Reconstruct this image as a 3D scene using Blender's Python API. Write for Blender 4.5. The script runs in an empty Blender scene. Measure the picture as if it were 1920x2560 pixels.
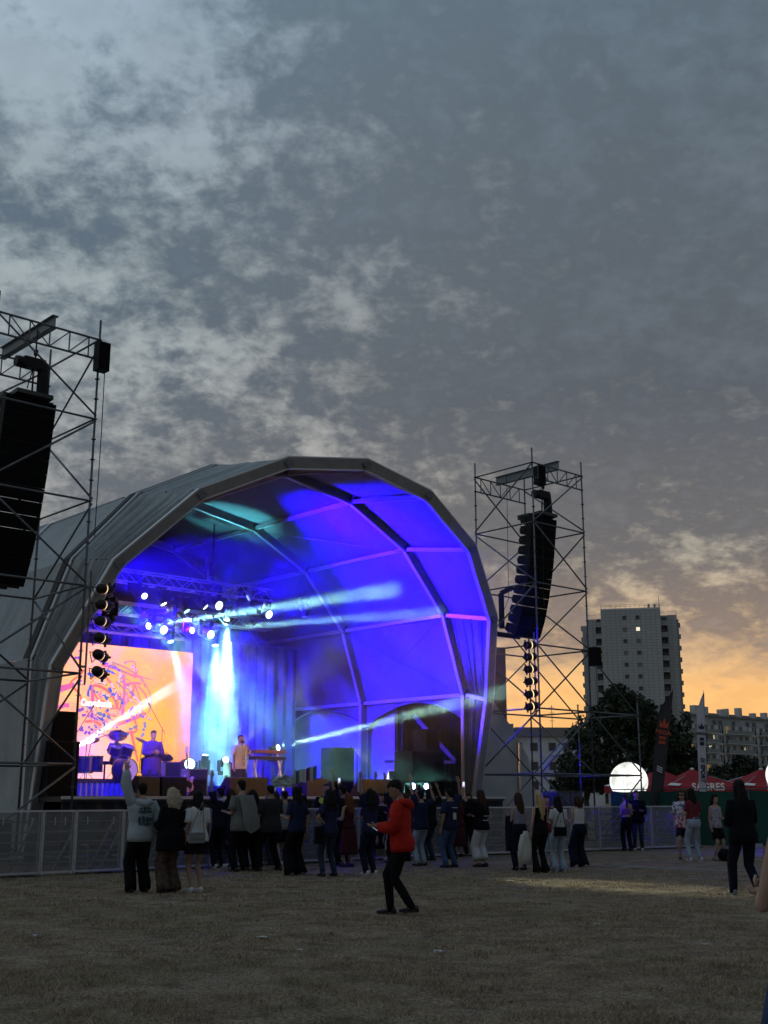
import bpy, bmesh, math, random
from math import sin, cos, pi, radians as R
from mathutils import Vector, Matrix, Quaternion, noise

sc = bpy.context.scene
COL = sc.collection
random.seed(7)

# ------------------------------------------------------------------ camera
cam_d = bpy.data.cameras.new('camera')
cam_d.sensor_fit = 'VERTICAL'; cam_d.sensor_height = 36.0; cam_d.sensor_width = 27.0
cam_d.lens = 36.0 * 2950.0 / 2560.0
cam_d.clip_start = 0.1; cam_d.clip_end = 5000
cam = bpy.data.objects.new('camera', cam_d); COL.objects.link(cam)
cam.location = (0, 0, 1.53); cam.rotation_euler = (R(90 + 13.6), 0, 0)
sc.camera = cam

# ------------------------------------------------------------------ dusk sky
class NT:
    """small helper to write node trees"""
    def __init__(s, tree): s.t = tree; s.n = tree.nodes; s.l = tree.links
    def node(s, typ, **kw):
        n = s.n.new(typ)
        for k, v in kw.items():
            if k.startswith('i_'):
                k = k[2:]; k = int(k) if k.isdigit() else k.replace('_', ' ')
                if hasattr(v, 'node'): s.l.new(v, n.inputs[k])
                else: n.inputs[k].default_value = v
            else: setattr(n, k, v)
        return n
    def math(s, op, a, b=0.0, c=0.0, clamp=False):
        n = s.n.new('ShaderNodeMath'); n.operation = op; n.use_clamp = clamp
        for i, v in enumerate((a, b, c)):
            if hasattr(v, 'node'): s.l.new(v, n.inputs[i])
            else: n.inputs[i].default_value = v
        return n.outputs[0]
    def sstep(s, v, a, b, o0=0.0, o1=1.0):
        n = s.n.new('ShaderNodeMapRange'); n.interpolation_type = 'SMOOTHSTEP'
        s.l.new(v, n.inputs[0])
        for i, x in zip((1, 2, 3, 4), (a, b, o0, o1)): n.inputs[i].default_value = x
        return n.outputs[0]
    def ramp(s, v, stops):
        n = s.n.new('ShaderNodeValToRGB'); e = n.color_ramp.elements
        while len(e) < len(stops): e.new(0.5)
        for q, (p, c) in zip(e, stops): q.position = p; q.color = (*c, 1)
        s.l.new(v, n.inputs[0]); return n.outputs[0]
    def mix(s, f, a, b, blend='MIX'):
        n = s.n.new('ShaderNodeMix'); n.data_type = 'RGBA'; n.blend_type = blend; n.clamp_factor = True
        for i, v in ((0, f), (6, a), (7, b)):
            if hasattr(v, 'node'): s.l.new(v, n.inputs[i])
            else: n.inputs[i].default_value = v if i == 0 else (*v[:3], 1)
        return n.outputs[2]
    def noise(s, vec, scale, detail=4, rough=.55, dist=0.0, dim='3D'):
        n = s.n.new('ShaderNodeTexNoise'); n.noise_dimensions = dim
        if vec is not None: s.l.new(vec, n.inputs['Vector'])
        n.inputs['Scale'].default_value = scale; n.inputs['Detail'].default_value = detail
        n.inputs['Roughness'].default_value = rough; n.inputs['Distortion'].default_value = dist
        return n.outputs[0]

world = bpy.data.worlds.new('World'); sc.world = world; world.use_nodes = True
W_ = NT(world.node_tree); W_.n.clear()
d = W_.node('ShaderNodeTexCoord').outputs['Generated']
xyz = W_.node('ShaderNodeSeparateXYZ'); W_.l.new(d, xyz.inputs[0])
X, Y, Z = xyz.outputs
zc = W_.math('MAXIMUM', Z, 0.0)
hl = W_.math('SQRT', W_.math('ADD', W_.math('MULTIPLY', X, X), W_.math('MULTIPLY', Y, Y)))
SUN_AZ = R(17)
toward = W_.math('DIVIDE', W_.math('ADD', W_.math('MULTIPLY', X, sin(SUN_AZ)), W_.math('MULTIPLY', Y, cos(SUN_AZ))), W_.math('MAXIMUM', hl, .01))
side = W_.math('DIVIDE', W_.math('SUBTRACT', W_.math('MULTIPLY', X, cos(SUN_AZ)), W_.math('MULTIPLY', Y, sin(SUN_AZ))), W_.math('MAXIMUM', hl, .01))
west = W_.sstep(toward, .84, .985)
k = W_.math('DIVIDE', 1.0, W_.math('ADD', zc, .38))
cxyz = W_.node('ShaderNodeCombineXYZ')
W_.l.new(W_.math('MULTIPLY', X, k), cxyz.inputs[0]); W_.l.new(W_.math('MULTIPLY', Y, k), cxyz.inputs[1])
P = cxyz.outputs[0]
n_big = W_.noise(P, 3.6, 4, .55, .3)
n_mid = W_.noise(P, 15.0, 5, .58, .15)
n_fine = W_.noise(P, 46.0, 4, .6, .2)
f = W_.math('ADD', W_.math('MULTIPLY', n_big, .34), W_.math('ADD', W_.math('MULTIPLY', n_mid, .42), W_.math('MULTIPLY', n_fine, .24)))
f = W_.math('ADD', f, W_.math('ADD', .016, W_.math('MULTIPLY', W_.sstep(zc, .17, .36, .45, 1.0), W_.sstep(side, -.48, -.06, -.022, .085))))       # the cover is closed towards the north, broken in the south-west
f = W_.math('ADD', f, W_.math('MULTIPLY', W_.sstep(zc, .46, .60, 0, -.15), W_.sstep(side, -.58, -.38, 1.0, 0.0)))
cov = W_.sstep(f, .375, .575)
bank = W_.math('MULTIPLY', west, W_.sstep(W_.math('ADD', zc, W_.math('ADD', W_.math('MULTIPLY', W_.math('SUBTRACT', n_big, .5), .13), W_.math('MULTIPLY', W_.math('SUBTRACT', n_mid, .5), .10))),  .140, .086))
cov = W_.math('MULTIPLY', cov, W_.math('SUBTRACT', 1.0, bank))
gap_e = W_.ramp(zc, [(0, (.31, .28, .26)), (.12, (.33, .31, .29)), (.25, (.34, .345, .34)), (.42, (.29, .345, .365)), (.62, (.28, .36, .44)), (1, (.22, .30, .38))])
gap_w = W_.ramp(zc, [(0, (.84, .43, .13)), (.085, (.80, .44, .165)), (.13, (.66, .45, .25)), (.19, (.44, .39, .31)), (.25, (.36, .34, .31)), (.34, (.30, .31, .31)), (.6, (.20, .26, .32)), (1, (.2, .28, .36))])
gap = W_.mix(west, gap_e, gap_w)
soft = W_.math('ADD', .50, W_.math('MULTIPLY', W_.math('ADD', n_mid, W_.math('MULTIPLY', W_.math('SUBTRACT', 1.0, n_big), .9)), .56))
soft = W_.math('MAXIMUM', soft, bank)
gap = W_.mix(1.0, gap, W_.node('ShaderNodeCombineXYZ', i_0=soft, i_1=soft, i_2=soft).outputs[0], 'MULTIPLY')
dark_e = W_.ramp(zc, [(0, (.14, .13, .13)), (.2, (.110, .118, .132)), (.36, (.080, .106, .134)), (.5, (.090, .126, .164)), (.66, (.102, .146, .19)), (1, (.11, .15, .19))])
dark_w = W_.ramp(zc, [(0, (.30, .19, .13)), (.12, (.26, .19, .15)), (.2, (.132, .126, .128)), (.32, (.096, .108, .126)), (.5, (.098, .124, .150)), (.66, (.105, .152, .192)), (1, (.11, .15, .19))])
dark = W_.mix(west, dark_e, dark_w)
shade = W_.math('ADD', .15, W_.math('ADD', W_.math('MULTIPLY', n_mid, .75), W_.math('ADD', W_.math('MULTIPLY', n_big, .50), W_.math('MULTIPLY', n_fine, .45))))
clear = W_.math('MULTIPLY', W_.sstep(side, -.42, -.04, 1.0, .22), W_.sstep(zc, .20, .34)); clear = W_.math('ADD', clear, W_.sstep(zc, .34, .20, 0, .85)); clear = W_.math('MAXIMUM', clear, bank)
gap = W_.mix(clear, W_.mix(.18, dark, gap), gap)
dark = W_.mix(1.0, dark, W_.node('ShaderNodeCombineXYZ', i_0=shade, i_1=shade, i_2=shade).outputs[0], 'MULTIPLY')
sky = W_.mix(cov, gap, dark)
below = W_.sstep(Z, -.02, .0)
sky = W_.mix(below, (.03, .028, .025), sky)
bg = W_.node('ShaderNodeBackground', i_Strength=1.2); W_.l.new(sky, bg.inputs[0])
wo = W_.node('ShaderNodeOutputWorld'); W_.l.new(bg.outputs[0], wo.inputs[0])

# the sun is already at the horizon behind the cloud bank: only a trace of directional light
sun_d = bpy.data.lights.new('sun', 'SUN'); sun_d.energy = .03; sun_d.angle = R(20); sun_d.color = (1, .6, .3)
sun = bpy.data.objects.new('sun', sun_d); COL.objects.link(sun)
sun.rotation_euler = Vector((-sin(SUN_AZ), -cos(SUN_AZ), -.06)).to_track_quat('-Z', 'Y').to_euler()

sc.view_settings.view_transform = 'Standard'; sc.view_settings.look = 'None'
sc.view_settings.exposure = 0; sc.view_settings.gamma = 1; sc.view_settings.use_curve_mapping = False
sc.render.engine = 'CYCLES'
sc.cycles.use_denoising = True
sc.cycles.max_bounces = 6; sc.cycles.diffuse_bounces = 3; sc.cycles.glossy_bounces = 3
sc.cycles.transparent_max_bounces = 8; sc.cycles.volume_bounces = 0; sc.cycles.volume_max_steps = 96
sc.cycles.sample_clamp_indirect = 4.0
sc.cycles.caustics_reflective = False; sc.cycles.caustics_refractive = False

# ------------------------------------------------------------------ helpers
YA = R(42.3)                                   # the stage looks this way round
U = Vector((cos(YA), sin(YA), 0)); V = Vector((-sin(YA), cos(YA), 0))
def W(u, v, z): return U * u + V * v + Vector((0, 0, z))

class MB:
    def __init__(s): s.v = []; s.f = []; s.m = []; s.mi = 0
    def add(s, vs, fs):
        b = len(s.v); s.v += [tuple(p) for p in vs]; s.f += [tuple(b + i for i in q) for q in fs]; s.m += [s.mi] * len(fs)
    def box(s, c, d, rot=None):
        c = Vector(c); vs = []
        for i in (-.5, .5):
            for j in (-.5, .5):
                for kk in (-.5, .5):
                    p = Vector((d[0] * i, d[1] * j, d[2] * kk)); vs.append(c + (rot @ p if rot else p))
        s.add(vs, [(0, 1, 3, 2), (4, 6, 7, 5), (0, 4, 5, 1), (2, 3, 7, 6), (0, 2, 6, 4), (1, 5, 7, 3)])
    def bar(s, p, q, w, h=None, up=(0, 0, 1)):
        p = Vector(p); q = Vector(q); a = q - p; L = a.length
        if L < 1e-6: return
        a /= L; up = Vector(up); x = a.cross(up)
        if x.length < 1e-3: x = a.cross(Vector((0, 1, 0)))
        x.normalize(); y = x.cross(a)
        s.box((p + q) / 2, (w, L, h or w), Matrix((x, a, y)).transposed())
    def tube(s, pts, r, n=6, cap=True):
        pts = [Vector(p) for p in pts]
        if not hasattr(r, '__len__'): r = [r] * len(pts)
        rings = []; x = None
        for i, p in enumerate(pts):
            t = (pts[min(i + 1, len(pts) - 1)] - pts[max(i - 1, 0)])
            t = t.normalized() if t.length > 1e-9 else Vector((0, 0, 1))
            if x is None:
                x = t.cross(Vector((0, 1, 0)) if abs(t.y) < .9 else Vector((1, 0, 0)))
            x = (x - t * x.dot(t)).normalized(); y = t.cross(x)
            ra = r[i] if hasattr(r[i], '__len__') else (r[i], r[i])
            rings.append([p + x * ra[0] * cos(2 * pi * j / n) + y * ra[1] * sin(2 * pi * j / n) for j in range(n)])
        s.loft(rings, cap)
    def loft(s, rings, cap=True, close=True):
        n = len(rings[0]); vs = [p for rg in rings for p in rg]; fs = []
        for i in range(len(rings) - 1):
            for j in range(n if close else n - 1):
                a = i * n + j; b = i * n + (j + 1) % n
                fs.append((a, b, b + n, a + n))
        if cap and close:
            fs.append(tuple(range(n - 1, -1, -1))); fs.append(tuple((len(rings) - 1) * n + j for j in range(n)))
        s.add(vs, fs)
    def lathe(s, prof, n=12, M=None, cap=True):
        rings = [[Vector((r * cos(2 * pi * j / n), r * sin(2 * pi * j / n), z)) for j in range(n)] for r, z in prof]
        if M: rings = [[M @ p for p in rg] for rg in rings]
        s.loft(rings, cap)
    def ball(s, c, r, n=10, m=6, squash=(1, 1, 1)):
        c = Vector(c); rings = []
        for i in range(m + 1):
            a = pi * (i / m) ; a = min(max(a, .02), pi - .02)
            rings.append([c + Vector((r * squash[0] * sin(a) * cos(2 * pi * j / n), r * squash[1] * sin(a) * sin(2 * pi * j / n), -r * squash[2] * cos(a))) for j in range(n)])
        s.loft(rings)
    def plate(s, pts, nrm, t):
        """flat polygon with thickness t along nrm"""
        pts = [Vector(p) for p in pts]; nrm = Vector(nrm); n = len(pts)
        vs = pts + [p + nrm * t for p in pts]
        fs = [tuple(range(n - 1, -1, -1)), tuple(range(n, 2 * n))] + [(i, (i + 1) % n, n + (i + 1) % n, n + i) for i in range(n)]
        s.add(vs, fs)
    def grid(s, fn, nu, nv):
        vs = [fn(i / nu, j / nv) for j in range(nv + 1) for i in range(nu + 1)]
        fs = [(j * (nu + 1) + i, j * (nu + 1) + i + 1, (j + 1) * (nu + 1) + i + 1, (j + 1) * (nu + 1) + i) for j in range(nv) for i in range(nu)]
        s.add(vs, fs)
    def mesh(s, name, mats, smooth=False):
        me = bpy.data.meshes.new(name); me.from_pydata(s.v, [], s.f)
        for m_ in (mats if isinstance(mats, (list, tuple)) else [mats]): me.materials.append(m_)
        if any(s.m): me.polygons.foreach_set('material_index', s.m)
        if smooth: me.polygons.foreach_set('use_smooth', [True] * len(s.f))
        me.update(); return me
    def obj(s, name, mats, parent=None, smooth=False):
        return link(name, s.mesh(name, mats, smooth), parent)

def link(name, me, parent=None, M=None):
    o = bpy.data.objects.new(name, me); COL.objects.link(o)
    if parent is not None: o.parent = parent
    if M is not None: o.matrix_local = M
    return o
def tag(o, label=None, cat=None, group=None, kind=None):
    for kk, vv in (('label', label), ('category', cat), ('group', group), ('kind', kind)):
        if vv: o[kk] = vv
    return o
def thing(name, label, cat, loc=(0, 0, 0), rz=0, group=None):
    o = bpy.data.objects.new(name, None); COL.objects.link(o); o.empty_display_size = .2
    o.location = loc; o.rotation_euler = (0, 0, rz); return tag(o, label, cat, group)
def copy_tree(root, loc=None, rz=None, label=None):
    def rec(o, par):
        c = o.copy(); COL.objects.link(c)
        if par is not None: c.parent = par
        for ch in o.children: rec(ch, c)
        return c
    c = rec(root, None)
    if loc is not None: c.location = loc
    if rz is not None: c.rotation_euler = (0, 0, rz)
    if label: c['label'] = label
    return c

MATS = {}
def mat(name, col, rough=.7, metal=0.0, var=.0, vscale=6.0, bump=0.0, bscale=40.0, emit=None, estr=1.0, spec=None, col2=None, trans=0.0):
    if name in MATS: return MATS[name]
    m_ = bpy.data.materials.new(name); m_.use_nodes = True; T = NT(m_.node_tree); T.n.clear()
    b = T.node('ShaderNodeBsdfPrincipled'); out = T.node('ShaderNodeOutputMaterial')
    b.inputs['Base Color'].default_value = (*col, 1); b.inputs['Roughness'].default_value = rough; b.inputs['Metallic'].default_value = metal
    if spec is not None: b.inputs['Specular IOR Level'].default_value = spec
    if var or bump or col2:
        tc = T.node('ShaderNodeTexCoord').outputs['Object']
    if var or col2:
        nz = T.noise(tc, vscale, 5, .6, .2)
        c2 = col2 or tuple(min(1, c * (1 + var)) for c in col); c1 = col if col2 else tuple(c * (1 - var) for c in col)
        T.l.new(T.ramp(nz, [(.32, c1), (.68, c2)]), b.inputs['Base Color'])
    if bump:
        bp = T.node('ShaderNodeBump', i_Strength=1.0, i_Distance=bump); T.l.new(T.noise(tc, bscale, 4, .6), bp.inputs['Height']); T.l.new(bp.outputs[0], b.inputs['Normal'])
    if emit: b.inputs['Emission Color'].default_value = (*emit, 1); b.inputs['Emission Strength'].default_value = estr
    sh = b.outputs[0]
    if trans:
        tl = T.node('ShaderNodeBsdfTranslucent', i_Color=(*col, 1)); mx = T.node('ShaderNodeMixShader', i_Fac=trans)
        T.l.new(sh, mx.inputs[1]); T.l.new(tl.outputs[0], mx.inputs[2]); sh = mx.outputs[0]
    T.l.new(sh, out.inputs[0]); MATS[name] = m_
    return m_

STEEL = mat('galvanised_steel', (.15, .155, .165), .5, .55, var=.25, vscale=9)
ALU = mat('aluminium', (.55, .55, .56), .38, .9, var=.1)
BLACKM = mat('black_metal', (.012, .012, .014), .55, .0, var=.3, spec=.3)
BLACKP = mat('black_plastic', (.010, .010, .012), .6, spec=.2)
BLACKF = mat('black_fabric', (.016, .016, .018), .9)
GRILLE = mat('speaker_grille', (.008, .008, .009), .8, .0, bump=.004, bscale=160, spec=.1)
RUBBER = mat('black_rubber', (.02, .02, .02), .8)

# ------------------------------------------------------------------ ground
def ground_material():
    m_ = bpy.data.materials.new('dry_turf'); m_.use_nodes = True; T = NT(m_.node_tree); T.n.clear()
    b = T.node('ShaderNodeBsdfPrincipled', i_Roughness=.95); b.inputs['Specular IOR Level'].default_value = .1
    out = T.node('ShaderNodeOutputMaterial'); g = T.node('ShaderNodeNewGeometry').outputs['Position']
    a = T.noise(g, .35, 5, .6, .5); c = T.noise(g, 2.2, 6, .65, .6); e = T.noise(g, 22, 4, .7); fine = T.noise(g, 90, 3, .7)
    col = T.ramp(c, [(.28, (.085, .06, .042)), (.45, (.30, .222, .158)), (.62, (.46, .35, .25)), (.8, (.52, .405, .295))])
    col = T.mix(T.sstep(a, .46, .68, 0, .6), col, (.23, .195, .125))
    b2 = T.noise(g, .9, 4, .6, .8); col = T.mix(T.sstep(b2, .56, .70, 0, .65), col, (.50, .40, .30)); col = T.mix(T.sstep(b2, .40, .28, 0, .6), col, (.12, .09, .062))
    col = T.mix(T.sstep(e, .42, .60, 0, .7), col, (.09, .072, .05))
    col = T.mix(T.sstep(fine, .62, .75, 0, .6), col, (.40, .36, .27))
    T.l.new(col, b.inputs['Base Color'])
    h = T.math('ADD', T.math('MULTIPLY', e, .6), T.math('MULTIPLY', fine, .4))
    bp = T.node('ShaderNodeBump', i_Strength=.9, i_Distance=.05); T.l.new(h, bp.inputs['Height']); T.l.new(bp.outputs[0], b.inputs['Normal'])
    T.l.new(b.outputs[0], out.inputs[0]); return m_
TURF = ground_material()
g = MB(); g.add([(-1500, -200, 0), (1500, -200, 0), (1500, 2500, 0), (-1500, 2500, 0)], [(0, 1, 2, 3)])
tag(g.obj('ground', TURF), 'worn dry brown grass field in front of the stage', None, None, 'structure')
# ------------------------------------------------------------------ stage platform
UC = 20.77
CANVAS = None
def canvas_mat(name, col, bump=.006):
    return mat(name, col, .75, 0, var=.10, vscale=1.3, bump=bump, bscale=9)
CANVAS = canvas_mat('grey_pvc_canvas', (.36, .385, .39))
def inner_shade_canvas():
    """grey weathered outside, darker lining inside, streaks of dirt along the folds"""
    m_ = bpy.data.materials.new('lined_canvas'); m_.use_nodes = True; T = NT(m_.node_tree); T.n.clear()
    o = T.node('ShaderNodeTexCoord').outputs['Object']; b = T.node('ShaderNodeBsdfPrincipled', i_Roughness=.7); b.inputs['Specular IOR Level'].default_value = .3
    nz = T.noise(o, 1.3, 5, .6, .3); n2 = T.noise(o, 7, 4, .65)
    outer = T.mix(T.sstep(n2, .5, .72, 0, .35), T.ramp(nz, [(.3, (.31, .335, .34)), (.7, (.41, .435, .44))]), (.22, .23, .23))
    inner = T.ramp(nz, [(.3, (.17, .168, .168)), (.7, (.215, .21, .21))])  # no separate lining: inside colour lowered to dim the stray white light
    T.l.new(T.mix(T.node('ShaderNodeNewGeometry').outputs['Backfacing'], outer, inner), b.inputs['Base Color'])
    bp = T.node('ShaderNodeBump', i_Strength=1.0, i_Distance=.012); T.l.new(n2, bp.inputs['Height']); T.l.new(bp.outputs[0], b.inputs['Normal'])
    out = T.node('ShaderNodeOutputMaterial'); T.l.new(b.outputs[0], out.inputs[0]); return m_
SHADED_CANVAS = inner_shade_canvas()
CANVAS_DARK = canvas_mat('dark_pvc_edging', (.03, .03, .032))
DECK = mat('stage_ply', (.04, .035, .032), .55, var=.3, vscale=3)
st = thing('stage_platform', 'raised black stage deck with a dark skirt and a pale metal front edge', 'stage', W(UC, 25.5, 0), YA)
m = MB()
for i in range(8):
    pass
for i in range(7):
    for j in range(5):
        mm = MB(); mm.box((-6.45 + 2.15 * i, 1.03 + 2.06 * j, 1.49), (2.14, 2.05, .12)); mm.obj('deck_panel', DECK, st)
m = MB(); m.box((0, -.025, 1.525), (15.1, .05, .07)); m.obj('front_edge', mat('worn_alu_edge', (.62, .62, .64), .35, .7), st)
m = MB()
m.grid(lambda a, b: (-7.5 + 15 * a, .02 + .03 * sin(a * 190) + .012 * sin(a * 71), 1.42 * (1 - b) + .01), 300, 3)
m.obj('skirt', BLACKF, st, True)
for i in range(8):
    m = MB(); m.tube([(-7.3 + 2.08 * i, .4, 0), (-7.3 + 2.08 * i, .4, 1.42)], .024); m.obj('leg', STEEL, st)
# pit step along the stage front
ps = thing('pit_step', 'low black step with a pale worn nosing along the stage front', 'step', W(UC - .5, 25.0, 0), YA)
m = MB(); m.box((0, .1, .45), (9.0, .6, .9)); m.obj('body', BLACKP, ps)
m = MB(); m.box((0, -.215, .93), (9.0, .03, .03)); m.obj('nosing', MATS['worn_alu_edge'], ps)

# ------------------------------------------------------------------ arched stage roof
WK = [0, 2.53, 4.825, 6.554, 7.430, 7.384]
ZF = [10.34, 9.94, 8.80, 6.96, 4.563, 0.02]
ZR = [10.86, 10.44, 9.25, 7.31, 4.80, 0.02]
RV = [27.03, 27.16, 32.24, 37.32]                # rib stations in v (the front one leans out)
def rib_pts(i, off=0.0):
    """ten-sided arch in local coordinates (x = u-UC, y = v-27.16); off = offset outwards"""
    zs = ZF if i == 0 else ZR
    pts = []
    for s_, ks in ((-1, (5, 4, 3, 2, 1, 0)), (1, (1, 2, 3, 4, 5))):
        for kk in ks: pts.append((s_ * WK[kk], zs[kk]))
    out = []
    n = len(pts)
    for j, (x, z) in enumerate(pts):
        p0 = pts[max(j - 1, 0)]; p1 = pts[min(j + 1, n - 1)]
        def nrm(a, b):
            dx, dz = b[0] - a[0], b[1] - a[1]; L = math.hypot(dx, dz) or 1; return (-dz / L, dx / L)
        if j == 0: nn = nrm(pts[0], pts[1]); mm_ = 1
        elif j == n - 1: nn = nrm(pts[-2], pts[-1]); mm_ = 1
        else:
            a, b = nrm(p0, (x, z)), nrm((x, z), p1); nn = (a[0] + b[0], a[1] + b[1]); L = math.hypot(*nn); nn = (nn[0] / L, nn[1] / L)
            mm_ = 1 / max(.5, nn[0] * a[0] + nn[1] * a[1])
        x2 = x + nn[0] * off * mm_; z2 = z + (nn[1] * off * mm_ if 0 < j < n - 1 else 0)
        if i == 0: y = 27.03 - .428 * max(0, z2 - 2.45) - 27.16
        else: y = RV[i] - 27.16
        out.append(Vector((x2, y, z2)))
    return out
RIBL = mat('pale_rib_edge', (.66, .66, .68), .35, .35)  # bright highlights on flanges and purlins are put into this pale colour
RIBM = mat('rib_aluminium', (.40, .405, .41), .45, .6, var=.12, vscale=3)
tent = thing('stage_roof', 'large ten-sided arched grey canvas stage roof leaning out over the stage', 'stage roof', W(UC, 27.16, 0), YA)
for i in range(4):
    a = rib_pts(i, 0.0); b = rib_pts(i, .27); h = .06
    m = MB(); m.loft([[a[j] + Vector((0, -h, 0)), a[j] + Vector((0, h, 0)), b[j] + Vector((0, h, 0)), b[j] + Vector((0, -h, 0))] for j in range(11)])
    rb = m.obj('rib', RIBM, tent)
    # keder flanges along the inner and outer edge
    m = MB()
    for off, t in ((-.015, .035), (.285, .035)):
        c = rib_pts(i, off)
        for j in range(10): m.bar(c[j], c[j + 1], .13, t, up=(c[j + 1] - c[j]).cross(Vector((0, 1, 0))))
    m.obj('flange', RIBL, rb)
    for j in range(1, 10):
        m = MB()
        for sgn in (-1, 1):
            c = (a[j] * .5 + b[j] * .5) + Vector((0, sgn * (h + .012), 0))
            m.box(c, (.24, .02, .24), Matrix.Rotation(pi / 4, 3, 'Y'))
            for q in range(4): m.box(c + Vector((.08 * (q % 2 * 2 - 1), sgn * .015, .08 * (q // 2 * 2 - 1))), (.03, .02, .03))
        m.obj('corner_plate', STEEL, rb)
    for j in (0, 10):
        m = MB(); m.box(a[j] * .5 + b[j] * .5 + Vector((0, 0, .02)), (.9, .5, .04)); m.obj('foot_plate', STEEL, rb)
def folds(seed, amp_lo, amp_hi, freq, p=.7):
    def fn(s_, t):            # s along the arch segment (0 low .. 1 high), t along the bay
        x = t * freq + .35 * noise.noise(Vector((s_ * 1.4, t * 3, seed)))
        n_ = noise.noise(Vector((x, s_ * .6, seed * 3.1))) ; n2 = noise.noise(Vector((x * 2.7, s_ * .8, seed * 5.7)))
        return (amp_lo * (1 - s_) + amp_hi * s_) * (n_ + .45 * n2)
    return fn
for i in range(3):
    for j in range(10):
        r0 = rib_pts(i, .25); r1 = rib_pts(i + 1, .25)
        low_first = j < 5
        kk = j if j < 5 else 9 - j                  # 0 = foot segment, 4 = apex segment
        right_low = (j == 9)
        if i == 0: fo = folds(j, .17, .11, 15) if (kk < 4 and j < 5) or kk < 2 else folds(j, .022, .018, 8)
        else: fo = folds(j + 20 * i, .07, .05, 13) if kk < 2 else folds(j + 20 * i, .012, .02, 6)
        A0, A1, B0, B1 = r0[j], r0[j + 1], r1[j], r1[j + 1]
        if i == 0: nu, nv = 96, 16
        else: nu, nv = (46, 20) if (kk < 3) else (20, 14)
        nrm_ = (A1 - A0).cross(B0 - A0).normalized()
        if nrm_.z < 0 and kk > 0 or (kk == 0 and nrm_.x * (A0.x) < 0): nrm_ = -nrm_
        def fn(t, s_, A0=A0, A1=A1, B0=B0, B1=B1, nrm_=nrm_, fo=fo, low_first=low_first, cut=(kk == 0 and i >= 1), kk=kk):
            lo = A0.lerp(B0, t) if low_first else A1.lerp(B1, t)
            hi = A1.lerp(B1, t) if low_first else A0.lerp(B0, t)
            if cut:                                   # arched opening in the lowest bays
                zc_ = 3.86 + .86 * max(0, sin(pi * min(1, max(0, t)))) ** .75
                if lo.x < 0: zc_ = 1.0
                lo = lo.lerp(hi, min(.985, max(0.0, (zc_ - lo.z) / (hi.z - lo.z))))
            p = lo.lerp(hi, s_)
            e_ = min(1, 6 * t, 6 * (1 - t)); e2 = min(1, 8 * s_ + .05, 8 * (1 - s_))
            sag = -.05 * sin(pi * t) * (1 if kk > 0 else .3)
            return p + nrm_ * (fo(s_ if True else 1 - s_, t) * e_ * (.3 + .7 * e2) + sag * e2)
        m = MB(); m.grid(fn, nu, nv)
        q4 = [Vector(m.v[q_]) for q_ in m.f[len(m.f) // 2]]; nf = (q4[1] - q4[0]).cross(q4[3] - q4[0]); c4 = (q4[0] + q4[2]) / 2
        if nf.dot(Vector((c4.x, 0, c4.z - 4.0))) < 0: m.f = [tuple(reversed(q_)) for q_ in m.f]
        pn = m.obj('canvas_panel', SHADED_CANVAS, tent, True)
        if kk == 0 and i >= 1 and j == 9:
            m = MB(); m.tube([fn(q / 24, 0) for q in range(25)], .035, 6); m.obj('hem_tube', ALU, pn)
# purlins between the ribs
for i in range(3):
    a, b = rib_pts(i, .08), rib_pts(i + 1, .08)
    for j in range(1, 10):
        if i == 0 and j in (0, 10): continue
        dv = (b[j] - a[j]).normalized() * .1
        m = MB(); m.bar(a[j] + dv, b[j] - dv, .075, .12); m.obj('purlin', RIBL, tent)
# wind bracing cables
for i, js in ((1, (1, 3, 6, 8)), (2, (3, 6, 7))):
    a, b = rib_pts(i, -.03), rib_pts(i + 1, -.03)
    for j in js:
        for p, q in ((a[j], b[j + 1]), (a[j + 1], b[j])):
            m = MB(); m.tube([p, q], .012, 4); m.obj('bracing_cable', STEEL, tent)
a, b = rib_pts(0, -.03), rib_pts(1, -.03)
for p, q in ((a[5], b[6]), (a[5], b[4])):
    m = MB(); m.tube([p, q], .014, 4); m.obj('bracing_cable', STEEL, tent)
# strips over the second rib, dark on two left segments
c0 = rib_pts(1, .31)
for j in list(range(0, 10)):
    m = MB(); m.bar(c0[j] + Vector((0, .22, 0)), c0[j + 1] + Vector((0, .22, 0)), .30, .04, up=(c0[j + 1] - c0[j]).cross(Vector((0, 1, 0)))); m.obj('cover_strip', CANVAS_DARK if 0 < j < 3 else CANVAS, tent)
# rear wall of the roof
m = MB(); e = rib_pts(3, .2); m.add([p for p in e], [tuple(range(11))]); m.obj('rear_wall', BLACKF, tent)

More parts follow.
